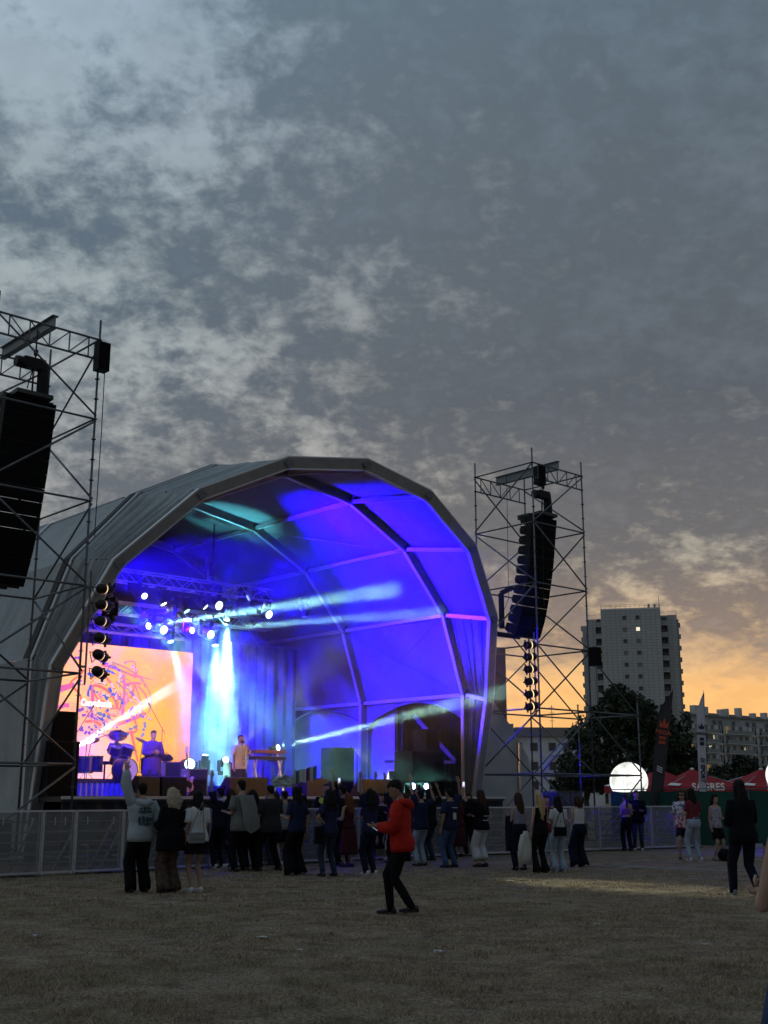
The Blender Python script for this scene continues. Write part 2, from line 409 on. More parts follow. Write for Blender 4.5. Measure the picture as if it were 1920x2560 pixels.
# stage backdrop cloth
bd = thing('backdrop_curtain', 'tall dark pleated curtain closing the back of the stage', 'curtain', W(UC, 35.3, 1.55), YA)
m = MB(); m.grid(lambda a, b: (-6.9 + 13.8 * a, .07 * sin(a * 210 + sin(a * 37)) + .03 * sin(a * 67), 5.4 * b), 420, 2); m.obj('cloth', mat('blue_grey_drape', (.10, .10, .115), .9, spec=.1), bd, True)
m = MB(); m.tube([(-7, 0, 5.45), (7, 0, 5.45)], .03); m.obj('rail', STEEL, bd)
STROKES = [
    ('olive', 0.09, [(3.7, 5.76), (4.31, 5.58), (4.81, 5.28), (5.16, 4.85), (5.21, 4.46), (5.13, 4.2)]),
    ('coral', 0.11, [(3.33, 5.65), (3.9, 5.55), (4.38, 5.42), (4.64, 5.32)]),
    ('coral', 0.15, [(4.63, 5.58), (4.56, 5.37)]),
    ('coral', 0.05, [(4.64, 5.41), (5.03, 5.32), (5.31, 5.31)]),
    ('coral', 0.13, [(4.24, 5.07), (4.56, 5.14), (4.82, 5.14)]),
    ('coral', 0.1, [(4.59, 5.1), (4.49, 4.7), (4.22, 4.43), (3.98, 4.18)]),
    ('coral', 0.07, [(4.59, 5.1), (4.74, 4.77), (4.87, 4.44), (4.97, 4.11)]),
    ('coral', 0.08, [(4.69, 5.07), (4.9, 4.89), (5.11, 4.62)]),
    ('magenta', 0.14, [(4.14, 5.4), (4.21, 5.02), (4.2, 4.52), (4.19, 4.07)]),
    ('coral', 0.12, [(3.54, 5.25), (3.67, 5.12), (3.81, 5.01)]),
    ('coral', 0.12, [(3.01, 4.89), (3.16, 4.98), (3.5, 4.89), (3.8, 4.66), (3.97, 4.39), (4.01, 4.2)]),
    ('coral', 0.14, [(3.34, 3.6), (3.7, 3.7), (4.16, 3.88), (4.56, 3.98), (5.06, 4.2)]),
    ('coral', 0.12, [(2.87, 3.83), (3.2, 3.86), (3.45, 3.74)]),
    ('coral', 0.12, [(4.52, 3.62), (4.69, 3.08), (4.83, 2.64)]),
    ('magenta', 0.16, [(3.05, 5.0), (3.09, 4.57), (3.09, 4.19), (3.13, 4.0)]),
    ('pink', 0.16, [(2.37, 4.1), (2.44, 3.65), (2.57, 3.39)]),
    ('magenta', 0.25, [(1.89, 4.77), (2.15, 4.86), (2.44, 4.96)]),
    ('magenta', 0.2, [(1.93, 4.21), (2.13, 4.3), (2.3, 4.31)]),
    ('coral', 0.08, [(3.14, 4.79), (3.25, 4.58), (3.53, 4.48)]),
    ('coral', 0.07, [(3.54, 4.21), (3.67, 4.11), (3.96, 4.04)]),
]
DOTS = [
    ('blue', 0.075, [(2.99, 4.94), (2.93, 4.77), (2.91, 4.64)], 6),
    ('blue', 0.085, [(3.69, 4.9), (3.77, 4.77), (3.95, 4.7), (4.08, 4.59), (4.15, 4.5)], 8),
    ('blue', 0.08, [(3.48, 4.7), (3.58, 4.59)], 3),
    ('violet', 0.07, [(2.17, 5.81), (2.53, 5.82)], 4),
    ('violet', 0.065, [(3.32, 5.75), (3.71, 5.62), (3.96, 5.5)], 9),
    ('violet', 0.075, [(2.74, 3.6), (3.07, 3.51), (3.38, 3.47)], 7),
    ('blue', 0.08, [(3.03, 3.65), (3.25, 3.55)], 3),
    ('slate', 0.085, [(3.32, 4.12), (3.74, 3.99)], 5),
    ('blue', 0.095, [(3.33, 3.96), (3.51, 3.85)], 3),
    ('slate', 0.075, [(5.02, 3.86), (5.0, 3.67), (4.93, 3.44)], 5),
    ('violet', 0.07, [(4.54, 4.34), (4.45, 4.17), (4.59, 4.01), (4.37, 3.92)], 8),
    ('violet', 0.06, [(4.57, 4.73), (4.43, 4.86)], 4),
    ('cream', 0.085, [(3.15, 5.14), (3.49, 5.07)], 5),
    ('cream', 0.08, [(3.74, 5.04), (3.92, 4.75), (3.95, 4.61)], 5),
    ('cream', 0.075, [(4.03, 5.42), (3.99, 5.06)], 6),
    ('cream', 0.075, [(4.58, 4.7), (4.79, 4.55), (4.82, 4.21)], 7),
    ('cream', 0.085, [(3.17, 4.27), (3.22, 4.0)], 3),
    ('blue', 0.08, [(2.93, 4.34), (3.01, 4.26)], 2),
    ('blue', 0.09, [(3.57, 3.75), (3.71, 3.75)], 2),
    ('cream', 0.07, [(4.31, 4.97), (4.44, 4.92)], 3),
    ('yellow', 0.075, [(4.69, 5.69), (5.13, 5.47), (5.35, 4.92), (5.45, 4.33), (5.38, 3.76)], 24),
    ('yellow', 0.07, [(4.99, 3.2), (4.96, 2.78)], 4),
    ('slate', 0.07, [(3.14, 4.79), (3.23, 4.77)], 2),
    ('cream', 0.07, [(2.8, 4.36), (2.87, 4.2)], 3),
    ('violet', 0.07, [(2.8, 4.04), (3.01, 4.0), (3.12, 4.08)], 5),
    ('violet', 0.06, [(3.76, 3.73), (3.98, 3.68)], 3),
    ('slate', 0.07, [(4.48, 3.65), (4.73, 3.77)], 4),
    ('blue', 0.07, [(3.56, 5.45), (3.78, 5.41)], 4),
]
# ------------------------------------------------------------------ LED screen
def led_material():
    m_ = bpy.data.materials.new('led_picture'); m_.use_nodes = True; T = NT(m_.node_tree); T.n.clear()
    o = T.node('ShaderNodeTexCoord').outputs['Object']; s_ = T.node('ShaderNodeSeparateXYZ'); T.l.new(o, s_.inputs[0])
    x = T.math('DIVIDE', s_.outputs[0], 6.8); z = T.math('DIVIDE', s_.outputs[2], 4.5)
    nz = T.noise(o, .55, 3, .5, 1.2); n2 = T.noise(o, 1.6, 3, .5, 1.5)
    q = T.math('ADD', x, T.math('MULTIPLY', T.math('SUBTRACT', nz, .5), .45))
    col = T.ramp(q, [(.30, (.95, .22, .70)), (.44, (.95, .44, .62)), (.53, (1, .44, .34)), (.60, (1, .42, .05)), (.68, (1, .41, .001)), (.9, (1, .35, .001)), (1.0, (1, .31, .001))])
    col = T.mix(T.math('MULTIPLY', T.sstep(n2, .55, .70, 0, .65), T.sstep(x, .48, .66)), col, (1, .46, .01))
    leftmask = T.sstep(x, .62, .30)
    col = T.mix(T.math('MULTIPLY', T.sstep(n2, .46, .30), leftmask), col, (.85, .07, .60))
    col = T.mix(T.math('MULTIPLY', T.sstep(nz, .56, .70), leftmask), col, (.9, .62, .58))
    top = T.math('MULTIPLY', T.sstep(z, .62, .9), T.sstep(x, .85, .5))
    col = T.mix(T.math('MULTIPLY', top, .7), col, (1, .40, .01))
    lines = T.math('SINE', T.math('MULTIPLY', s_.outputs[2], 78.0)); lm = T.math('MULTIPLY', T.sstep(lines, .2, .9, 0, .32), T.sstep(x, .82, .55))
    col = T.mix(lm, col, (.80, .30, .08))
    e = T.node('ShaderNodeEmission', i_Strength=1.6); T.l.new(col, e.inputs[0])
    out = T.node('ShaderNodeOutputMaterial'); T.l.new(e.outputs[0], out.inputs[0]); return m_
def led(name, col, s_=1.1):
    if name in MATS: return MATS[name]
    m_ = bpy.data.materials.new(name); m_.use_nodes = True; T = NT(m_.node_tree); T.n.clear()
    e = T.node('ShaderNodeEmission', i_Strength=s_); e.inputs[0].default_value = (*col, 1)
    out = T.node('ShaderNodeOutputMaterial'); T.l.new(e.outputs[0], out.inputs[0]); MATS[name] = m_; return m_
LEDC = dict(olive=(.62, .33, .10), coral=(1, .20, .14), magenta=(.98, .16, .50), pink=(1, .32, .46), peach=(1, .50, .34), blue=(.06, .16, .70), violet=(.30, .10, .75), slate=(.22, .26, .50), cream=(1, .68, .52), yellow=(1, .62, .03))
def text_mesh(s_, size, mats, bold=.0, depth=.004, align='CENTER', shear=0.0, space=1.0):
    cu = bpy.data.curves.new('lettering', 'FONT'); cu.body = s_; cu.size = size; cu.extrude = depth; cu.offset = bold; cu.align_x = align; cu.align_y = 'CENTER'; cu.shear = shear; cu.resolution_u = 3; cu.space_character = space
    o = bpy.data.objects.new('lettering', cu); COL.objects.link(o)
    me = bpy.data.meshes.new_from_object(o); me.materials.clear(); me.materials.append(mats)
    bpy.data.objects.remove(o); bpy.data.curves.remove(cu); return me
scr = thing('led_screen', 'big glowing orange and pink video wall covered in painted dots and strokes', 'video screen', W(15.4, 34.0, 0), YA)
m = MB(); m.box((3.39, .09, 4.20), (6.80, .14, 4.24)); m.obj('cabinet', BLACKM, scr)
m = MB(); m.add([(0.02, 0, 2.1), (6.77, 0, 2.1), (6.77, 0, 6.3), (.02, 0, 6.3)], [(0, 1, 2, 3)]); m.obj('display', led_material(), scr)
for x_ in (1.2, 3.4, 5.6):
    m = MB(); m.tube([(x_, .25, 1.55), (x_, .25, 2.1)], .05); m.bar((x_, .2, 1.6), (x_, 1.0, 1.6), .06); m.obj('support', STEEL, scr)
art = MB(); arts = []
def spline(pts, n):
    P_ = [Vector((p[0], 0, p[1])) for p in pts]
    if len(P_) == 1: return P_
    L = [0]
    for i in range(1, len(P_)): L.append(L[-1] + (P_[i] - P_[i - 1]).length)
    out = []
    for q in range(n):
        s_ = L[-1] * q / max(1, n - 1); i = 0
        while i < len(P_) - 2 and s_ > L[i + 1]: i += 1
        t = (s_ - L[i]) / max(1e-6, L[i + 1] - L[i]); p0 = P_[max(i - 1, 0)]; p1 = P_[i]; p2 = P_[i + 1]; p3 = P_[min(i + 2, len(P_) - 1)]
        out.append(.5 * ((2 * p1) + (p2 - p0) * t + (2 * p0 - 5 * p1 + 4 * p2 - p3) * t * t + (3 * p1 - 3 * p2 + p3 - p0) * t ** 3))
    return out
_pins = {}
lay = 0
rr0 = random.Random(21)
for q in range(26):
    a0 = rr0.uniform(0, 6.28); r0_ = rr0.uniform(.25, 1.35); sp = rr0.uniform(.5, 1.5)
    STROKES.append((rr0.choice(('coral', 'pink', 'magenta', 'olive', 'pink', 'peach')), rr0.uniform(.03, .10), [(3.75 + r_2 * cos(a0 + sp * k_ / 4), 4.6 + .95 * r_2 * sin(a0 + sp * k_ / 4)) for k_ in range(5) for r_2 in [r0_ * (1 + .12 * k_ * rr0.uniform(-1, 1) * .5)]]))
for q in range(22):
    a0 = rr0.uniform(0, 6.28); r0_ = rr0.uniform(.3, 1.45); cx_, cy_ = 3.7 + r0_ * cos(a0), 4.55 + .95 * r0_ * sin(a0)
    DOTS.append((rr0.choice(('blue', 'cream', 'violet', 'slate', 'cream')), rr0.uniform(.055, .08), [(cx_, cy_), (cx_ + rr0.uniform(.1, .3), cy_ + rr0.uniform(-.2, .2))], rr0.choice((2, 3, 4))))
for cname, wd, pts in STROKES:
    lay += 1; wd *= .72; c = spline(pts, 4 + 5 * len(pts)); m = MB(); y_ = -.004 - .0006 * lay; L_ = []; R_ = []
    for i, p in enumerate(c):
        t = (c[min(i + 1, len(c) - 1)] - c[max(i - 1, 0)]).normalized(); nn = Vector((-t.z, 0, t.x))
        ww = wd * .5 * (1 + .25 * noise.noise(p * 3 + Vector((lay, 0, 0)))) * (1 if 0 < i < len(c) - 1 else .5)
        L_.append(p + nn * ww + Vector((0, y_, 0))); R_.append(p - nn * ww + Vector((0, y_, 0)))
    n_ = len(c); m.add(L_ + R_, [(i, i + 1, n_ + i + 1, n_ + i) for i in range(n_ - 1)])
    m.obj('painted_stroke', led('led_' + cname, LEDC[cname], .95), scr)
for cname, r_, pts, cnt in DOTS:
    for p in spline(pts, cnt):
        m = MB(); p = p + Vector((random.uniform(-.02, .02), -.022 - random.random() * .003, random.uniform(-.02, .02)))
        def ring(rr, dy): return [p + Vector((rr * cos(2 * pi * q / 10), dy, rr * sin(2 * pi * q / 10))) for q in range(10)]
        rr = r_ * random.uniform(.55, .85)
        if cname == 'cream':
            m.add([v_ + Vector((.018, .001, -.018)) for v_ in ring(rr * 1.02, 0)], [tuple(range(9, -1, -1))]); m.mi = 1; m.add(ring(rr, -.002), [tuple(range(9, -1, -1))])
            m.obj('painted_dot', [led('led_shadow', (.20, .08, .10), .9), led('led_cream', LEDC['cream'], .95)], scr)  # dark rim drawn under the dot, part of the artwork
        else:
            m.add(ring(rr, 0), [tuple(range(9, -1, -1))]); m.obj('painted_dot', led('led_' + cname, LEDC[cname], .95), scr)
me = text_mesh('Canedonia', .30, led('led_white', (1, 1, 1), 1.3), .012); me.transform(Matrix.Translation((3.22, -.034, 4.42)) @ Matrix.Rotation(pi / 2, 4, 'X') @ Matrix.Scale(.84, 4, (1, 0, 0)))
link('lettering', me, scr)

# ------------------------------------------------------------------ lighting trusses
def truss(label, u0, u1, v, z0, h=.36, w_=.36):
    t = thing('lighting_truss', label, 'truss', W(u0, v, z0), YA, 'lighting trusses over the stage'); L = u1 - u0
    for yy in (-w_ / 2, w_ / 2):
        for zz in (0, h):
            m = MB(); m.tube([(0, yy, zz), (L, yy, zz)], .025, 6); m.obj('chord', ALU, t)
    n = round(L / .42); s_ = L / n
    for yy in (-w_ / 2, w_ / 2):
        for i in range(n):
            a_ = (i * s_, yy, 0 if i % 2 else h); b_ = ((i + 1) * s_, yy, h if i % 2 else 0)
            m = MB(); m.tube([a_, b_], .013, 4); m.obj('web_bar', ALU, t)
    for i in range(0, n + 1, 2):
        m = MB(); m.tube([(i * s_, -w_ / 2, h), (i * s_, w_ / 2, h)], .013, 4); m.tube([(i * s_, -w_ / 2, 0), (i * s_, w_ / 2, 0)], .013, 4); m.obj('cross_bar', ALU, t)
    for x_ in (L * .3, L * .72):
        m = MB(); m.tube([(x_, 0, h), (x_, 0, h + 1.9)], .03, 5); m.box((x_, 0, h + .45), (.16, .16, .45)); m.obj('chain_hoist', BLACKM, t)
    return t
truss('front lighting truss, the higher one with its right end showing', 15.0, 23.1, 31.0, 7.80)
truss('rear lighting truss hanging lower above the video wall', 14.8, 24.4, 32.7, 7.12)
truss('short low truss close above the left part of the video wall', 15.2, 21.6, 33.4, 6.62, .28, .3)

# ------------------------------------------------------------------ stage lamps
def spot(par, loc, aim, watts, col, deg, blend=.35, rad=.05):
    l = bpy.data.lights.new('lamp_light', 'SPOT'); l.energy = watts; l.color = col; l.spot_size = R(deg); l.spot_blend = blend; l.shadow_soft_size = rad
    o = bpy.data.objects.new('lamp_light', l); COL.objects.link(o); o.location = loc; o.rotation_euler = (Vector(aim) - Vector(loc)).to_track_quat('-Z', 'Y').to_euler(); return o
def aim_matrix(loc, aim):
    return Matrix.Translation(loc) @ (Vector(aim) - Vector(loc)).to_track_quat('-Z', 'Y').to_matrix().to_4x4()
def moving_head(label, loc, aim, lens_col, lens_s, hang=True, size=1.0, watts=0, col=(1, 1, 1), deg=8, blend=.4, group='moving head lamps'):
    """yoke lamp: base on the truss or floor, two arms and a barrel that points at aim"""
    loc = Vector(loc); aim = Vector(aim); t = thing('moving_head_lamp', label, 'stage lamp', loc, 0, group); s_ = size; up = 1 if hang else -1
    m = MB(); m.box((0, 0, up * .34 * s_), (.30 * s_, .26 * s_, .12 * s_)); m.obj('base', BLACKP, t)
    if hang:
        m = MB(); m.box((0, 0, .44 * s_), (.06, .10, .12 * s_)); m.obj('clamp', STEEL, t)
    dr = (aim - loc).normalized(); ax = dr.cross(Vector((0, 0, 1))); ax = ax.normalized() if ax.length > .05 else Vector((1, 0, 0))
    for sg in (-1, 1):
        m = MB(); m.bar(ax * sg * .15 * s_ + Vector((0, 0, up * .29 * s_)), ax * sg * .15 * s_ + Vector((0, 0, -up * .05 * s_)), .05 * s_, .10 * s_, up=ax); m.obj('yoke_arm', BLACKP, t)
    M_ = (Vector((0, 0, 0)) - Vector((0, 0, 0))).to_track_quat('-Z', 'Y') if False else dr.to_track_quat('-Z', 'Y').to_matrix().to_4x4()
    m = MB(); m.lathe([(.06 * s_, .20 * s_), (.11 * s_, .16 * s_), (.12 * s_, 0), (.11 * s_, -.16 * s_), (.115 * s_, -.19 * s_), (.10 * s_, -.20 * s_)], 12, M_); b_ = m.obj('barrel', BLACKP, t, True)
    m = MB(); m.lathe([(.095 * s_, -.203 * s_), (.07 * s_, -.222 * s_), (.02 * s_, -.23 * s_)], 14, M_); m.obj('lens', led('lens_%d_%d' % (hash(lens_col) % 99991, lens_s * 10), lens_col, lens_s), b_, True)
    if watts: spot(None, loc + dr * .26 * s_, aim, watts, col, deg, blend, .07 * s_)
    return t
TEAL = (.30, 1.0, .78); WHITE = (.80, .95, 1.0); BLUE = (.010, .0005, 1.0); AMBER = (1.0, .50, .14)
def w3(q): return W(*q)
# lamps on the trusses and the beams they throw through the smoke
moving_head('left end lamp of the front truss throwing a green cone down to the right', w3((17.12, 31, 7.28)), w3((17.95, 30.5, 6.65)), TEAL, 6, watts=6e4, col=TEAL, deg=15)
moving_head('lamp with a thin pale beam slanting down over the video wall', w3((18.97, 31, 7.45)), w3((19.9, 30.4, 5.53)), WHITE, 10, watts=4.5e5, col=WHITE, deg=2.4)
moving_head('lamp beside the thin pale beam with a soft green cone', w3((19.79, 31, 7.30)), w3((20.26, 30.5, 6.36)), TEAL, 6, watts=4e4, col=TEAL, deg=16)
moving_head('lamp whose long thin beam slants down to the right across the stage', w3((20.43, 31, 7.48)), w3((24.25, 29.4, 3.86)), WHITE, 12, watts=4.5e5, col=WHITE, deg=2.0)
moving_head('lamp at the left start of the upper, brighter level beam', w3((19.33, 32.5, 6.77)), w3((21.24, 23.5, 6.96)), WHITE, 16, watts=1.1e6, col=(.42, 1, .84), deg=3.0)
moving_head('lamp at the left start of the lower level beam', w3((20.95, 32.5, 6.79)), w3((22.39, 26, 6.62)), WHITE, 16, watts=7e5, col=(.46, 1, .86), deg=2.2)
moving_head('small lamp with a short green cone right above the video wall', w3((20.27, 32.5, 6.55)), w3((20.33, 32, 5.5)), TEAL, 8, watts=4e4, col=TEAL, deg=18)
moving_head('lamp with a short bright cone where the two level beams cross', w3((22.47, 32.5, 7.5)), w3((22.44, 32.4, 5.6)), WHITE, 14, watts=3e4, col=(.4, 1, .85), deg=18)
moving_head('lamp hanging over the bright smoke column and shining straight down', w3((22.03, 32.5, 6.61)), w3((22.08, 32.3, 4.4)), WHITE, 20, watts=1.1e4, col=(.20, .95, .86), deg=34, blend=.9)
moving_head('floor lamp right of the video wall shining straight up through the smoke', w3((21.45, 32, 2.62)), w3((21.86, 32.2, 5.37)), WHITE, 20, hang=False, watts=7e3, col=(.14, .86, 1), deg=27, blend=.9)
moving_head('small floor lamp glowing behind the man in the long shirt', w3((19.06, 31.5, 2.62)), w3((19.0, 27, 3.0)), WHITE, 8, hang=False)
moving_head('floor lamp throwing a short beam towards the singer from behind', w3((21.48, 31, 2.6)), w3((19.9, 24.6, 4.8)), WHITE, 10, hang=False, watts=1.5e4, col=WHITE, deg=7)
moving_head('large blue white floor lamp at the right foot of the video wall', w3((20.79, 32, 2.52)), w3((18.6, 25, 2.8)), (.55, .75, 1), 9, hang=False, size=1.7, group='large wash lamps')
moving_head('floor lamp behind the keyboard whose beam rises to the right out of the stage', w3((23.39, 31, 3.05)), w3((25.48, 23.2, 4.43)), WHITE, 5, hang=False, watts=6e5, col=(.55, 1, .78), deg=3.4)
moving_head('floor lamp behind the speaker stack sending a white beam across the video wall', w3((14.93, 29, 2.55)), w3((21.4, 33.95, 5.05)), WHITE, 10, hang=False, watts=2.2e6, col=(1, .95, .9), deg=3.4)
for lb, p, a in (('right hand white blue wash lamp on the stage front', (25.40, 26.2, 1.86), (25.0, 22, 1.75)), ('left one of the pair of white blue wash lamps on the stage front', (24.89, 26.2, 1.86), (23.6, 22, 1.72))):
    moving_head(lb, w3(p), w3(a), (.45, .6, 1), 14, hang=False, size=.95, group='wash lamps on the stage front')
wash = [('blue wash lamp on the front truss above the level beams', (20.91, 31, 7.5), (21.6, 24.0, 5.0)), ('blue wash lamp under the start of the upper level beam', (19.87, 32.5, 6.78), (20.4, 24, 4.0)),
        ('blue wash lamp under the start of the lower level beam', (21.65, 32.5, 6.79), (22.2, 24, 4.0)), ('blue wash lamp far right on the truss beside the upper level beam', (24.0, 32.5, 7.7), (24.6, 24, 4.6))]
for lb, p, a in wash:
    moving_head(lb, w3(p), w3(a), (.30, .45, 1), 9, size=1.45, group='blue wash lamps', watts=8e2, col=BLUE, deg=22, blend=.8)
for q, (p, a) in enumerate((((14.35, 25.75, 5.9), (17.2, 28.2, 2.0)), ((14.25, 25.8, 6.6), (16.6, 29.6, 1.9)))):  # unseen lamps added to throw blue on the drums and riser
    moving_head(('lower' if q == 0 else 'upper') + ' blue lamp on the inner left edge of the stage arch, aimed at the drums', w3(p), w3(a), (.15, .2, 1), 3, group='blue lamps on the arch edge', watts=3e3, col=BLUE, deg=34, blend=.7)
# unseen lamps added to flood canvas, floor and curtain with saturated blue
ADDED_WASH = ['blue wash lamp at the left end of the front truss turned to the far canvas', 'blue wash lamp at the left end of the rear truss turned to the far canvas', 'blue wash lamp on the front truss tilted up to the roof', 'blue wash lamp on the front truss turned back to the rear curtain', 'blue wash lamp on the front truss pointing down at the drums', 'blue wash lamp at the right end of the front truss pointing down', 'blue wash lamp on the front truss turned to the front right canvas', 'blue wash lamp at the middle of the rear truss turned to the rear right canvas']
for tn, (p, a, wt, dg) in enumerate((((15.2, 30.6, 7.6), (28.0, 27.3, 9.3), 1.1e5, 38), ((15.4, 32.4, 7.0), (28.0, 30.6, 5.6), 6e4, 29), ((22.0, 31.0, 7.7), (25.4, 25.6, 10.4), 2.6e4, 62),
                     ((18.0, 30.9, 7.6), (24.4, 35.2, 3.8), 1.5e5, 60), ((16.4, 31.0, 7.6), (17.2, 28.0, 1.6), 8e3, 70), ((24.6, 31.0, 7.7), (26.5, 33.5, 1.8), 3e3, 80), ((22.6, 31.0, 7.65), (28.1, 25.2, 5.6), 2.2e4, 44), ((20.2, 32.3, 7.2), (27.6, 33.6, 4.0), 5e4, 54))):
    moving_head(ADDED_WASH[tn],  w3(p), w3(a), (.2, .3, 1), 3, size=1.1, group='blue wash lamps turned away from the field', watts=wt, col=BLUE, deg=dg, blend=.6)

moving_head('lamp on the front truss whose pale light lands as a streak on the grass', w3((18.3, 31, 7.5)), w3((17.85, 13.4, 0.0)), WHITE, 5, watts=1.5e4, col=(.95, 1, .66), deg=9, blend=1.0)

for p, a, wt in (((22.03, 32.45, 6.55), (22.4, 32.7, 4.2), 1.6e3), ((21.45, 31.95, 2.7), (22.6, 32.6, 5.0), 1.6e3)):
    spot(None, w3(p), w3(a), wt, (.10, .75, 1.0), 75, 1.0, .1)          # added wide spots standing in for the glow scattered in the smoke

# ------------------------------------------------------------------ smoke over the stage
def smoke_mat(name, dens, lo, hi, scale, aniso=.25, fade=False):
    m_ = bpy.data.materials.new(name); m_.use_nodes = True; T = NT(m_.node_tree); T.n.clear()
    g_ = T.node('ShaderNodeNewGeometry').outputs['Position']
    nz = T.noise(g_, scale, 2.5, .62, .5)
    dn = T.math('MULTIPLY', T.sstep(nz, lo, hi, .16, 1.0), dens)
    if fade:
        gc = T.node('ShaderNodeVectorMath', operation='SUBTRACT', i_1=(.5, .5, .5)); T.l.new(T.node('ShaderNodeTexCoord').outputs['Generated'], gc.inputs[0]); flat = T.node('ShaderNodeVectorMath', operation='MULTIPLY', i_1=(1, 1, .25)); T.l.new(gc.outputs[0], flat.inputs[0])
        ln = T.node('ShaderNodeVectorMath', operation='LENGTH'); T.l.new(flat.outputs[0], ln.inputs[0])
        dn = T.math('MULTIPLY', dn, T.sstep(ln.outputs['Value'], .5, .36))
    v_ = T.node('ShaderNodeVolumePrincipled'); v_.inputs['Color'].default_value = (.95, .97, 1, 1); v_.inputs['Anisotropy'].default_value = aniso
    T.l.new(dn, v_.inputs['Density'])
    out = T.node('ShaderNodeOutputMaterial'); T.l.new(v_.outputs[0], out.inputs['Volume']); return m_
m = MB(); m.box((0, 4.4, 5.6), (12.6, 13.0, 7.2))
hz = m.obj('stage_smoke', smoke_mat('thin_smoke', .014, .38, .62, 1.7)); hz.location = W(UC + .2, 25.0, 0); hz.rotation_euler = (0, 0, YA)
tag(hz, 'thin drifting smoke filling the lit stage', None, None, 'stuff')
m = MB(); m.lathe([(.5, -2.55), (.85, -2.3), (1, -1.2), (1, 1.2), (.85, 2.3), (.5, 2.55)], 20); m.v = [(x * 1.9, y * 1.1, z) for x, y, z in m.v]
pl = m.obj('smoke', smoke_mat('thick_smoke', .34, .40, .62, 1.9, fade=True)); pl.location = W(22.75, 32.9, 4.45); pl.rotation_euler = (0, 0, YA)
tag(pl, 'bright turquoise smoke column beside the video wall', None, None, 'stuff')

# ------------------------------------------------------------------ loudspeaker towers of system scaffold
LV = [.25 + 2.0 * q for q in range(7)]
def tower(label, u_in, sg, lean, extra):
    t = thing('scaffold_tower', label, 'scaffold tower', W(u_in, 24.34, 0), YA, 'loudspeaker towers')
    if lean: t.rotation_euler = (0, R(lean), YA)
    B = 2.57
    cn = {'if': (0, 0), 'of': (sg * B, 0), 'ib': (0, B), 'ob': (sg * B, B)}
    P_ = lambda c, z: Vector((cn[c][0], cn[c][1], z))
    for c in cn:
        m = MB(); m.tube([P_(c, .12), P_(c, 12.75)], .028, 7); po = m.obj('pole', STEEL, t, True)
        m = MB()
        for q in range(25): m.lathe([(.03, -.006), (.062, -.006), (.062, .006), (.03, .006)], 8, Matrix.Translation(P_(c, .25 + .5 * q)))
        m.obj('collar', STEEL, po)
        m = MB(); m.box(P_(c, .01), (.16, .16, .02)); m.tube([P_(c, .0), P_(c, .3)], .018); m.obj('base_jack', STEEL, po)
    faces = (('if', 'of'), ('of', 'ob'), ('ob', 'ib'), ('ib', 'if'))
    for li, z in enumerate(LV):
        for a_, b_ in faces:
            p, q = P_(a_, z), P_(b_, z); dd = (q - p).normalized() * .05
            m = MB(); m.tube([p + dd, q - dd], .0265, 6); m.obj('ledger', STEEL, t, True)
        if li == len(LV) - 1: break
        for fi, (a_, b_) in enumerate(faces):
            if li == 0 and fi % 2: continue
            up_ = li % 2
            p, q = (P_(a_, z + .06), P_(b_, z + 1.94)) if up_ else (P_(b_, z + .06), P_(a_, z + 1.94))
            off = Vector(((0, -.05, 0), (sg * .05, 0, 0), (0, .05, 0), (-sg * .05, 0, 0))[fi])
            m = MB(); m.tube([p + off, q + off], .026, 6); m.obj('diagonal_brace', STEEL, t, True)
    for y_ in (0, B):                                   # lattice beams at the top of the front and back face
        m = MB(); m.tube([(sg * .05, y_, 12.25), (sg * (B - .05), y_, 12.25)], .028, 6); lb = m.obj('lattice_beam', STEEL, t, True)
        m = MB(); m.tube([(sg * .05, y_, 11.75), (sg * (B - .05), y_, 11.75)], .028, 6); m.obj('bottom_chord', STEEL, lb, True)
        xs = [.28 + .5 * q for q in range(5)]
        for q, x_ in enumerate(xs):
            m = MB(); m.tube([(sg * x_, y_, 11.75), (sg * x_, y_, 12.25)], .018, 5); m.obj('post', STEEL, lb)
            if q < 4:
                a_, b_ = (11.75, 12.25) if q >= 2 else (12.25, 11.75)
                m = MB(); m.tube([(sg * x_, y_, a_), (sg * xs[q + 1], y_, b_)], .016, 5); m.obj('web_bar', STEEL, lb)
    if extra:                                           # buttress bay on the outer side
        for y_ in (0, B):
            x2 = sg * 2 * B
            m = MB(); m.tube([(x2, y_, .12), (x2, y_, 4.75)], .028, 7); po = m.obj('pole', STEEL, t, True)
            m = MB()
            for q in range(10): m.lathe([(.03, -.006), (.062, -.006), (.062, .006), (.03, .006)], 8, Matrix.Translation((x2, y_, .25 + .5 * q)))
            m.obj('collar', STEEL, po)
            for z in LV[:3]:
                m = MB(); m.tube([(sg * B, y_, z), (x2, y_, z)], .0265, 6); m.obj('ledger', STEEL, t, True)
            for z0, z1, x0, x1 in ((2.3, 4.2, x2, sg * B), (.3, 2.2, sg * B, x2)) if y_ == 0 else ((2.3, 4.2, sg * B, x2), (.3, 2.2, x2, sg * B)):
                m = MB(); m.tube([(x0, y_ - .05, z0), (x1, y_ - .05, z1)], .026, 6); m.obj('diagonal_brace', STEEL, t, True)
            m = MB(); m.tube([(sg * B, y_ + .05, 6.2), (x2, y_ + .05, 4.3)], .026, 6); m.obj('diagonal_brace', STEEL, t, True)
        for z in LV[:3]:
            m = MB(); m.tube([(sg * 2 * B, 0, z), (sg * 2 * B, B, z)], .0265, 6); m.obj('ledger', STEEL, t, True)
    return t
tower('right scaffold tower of steel poles before the sunset, with a low buttress bay', 28.73, 1, 0, True)
tower('left scaffold tower of steel poles cut by the picture edge', 12.88, -1, 0, False)

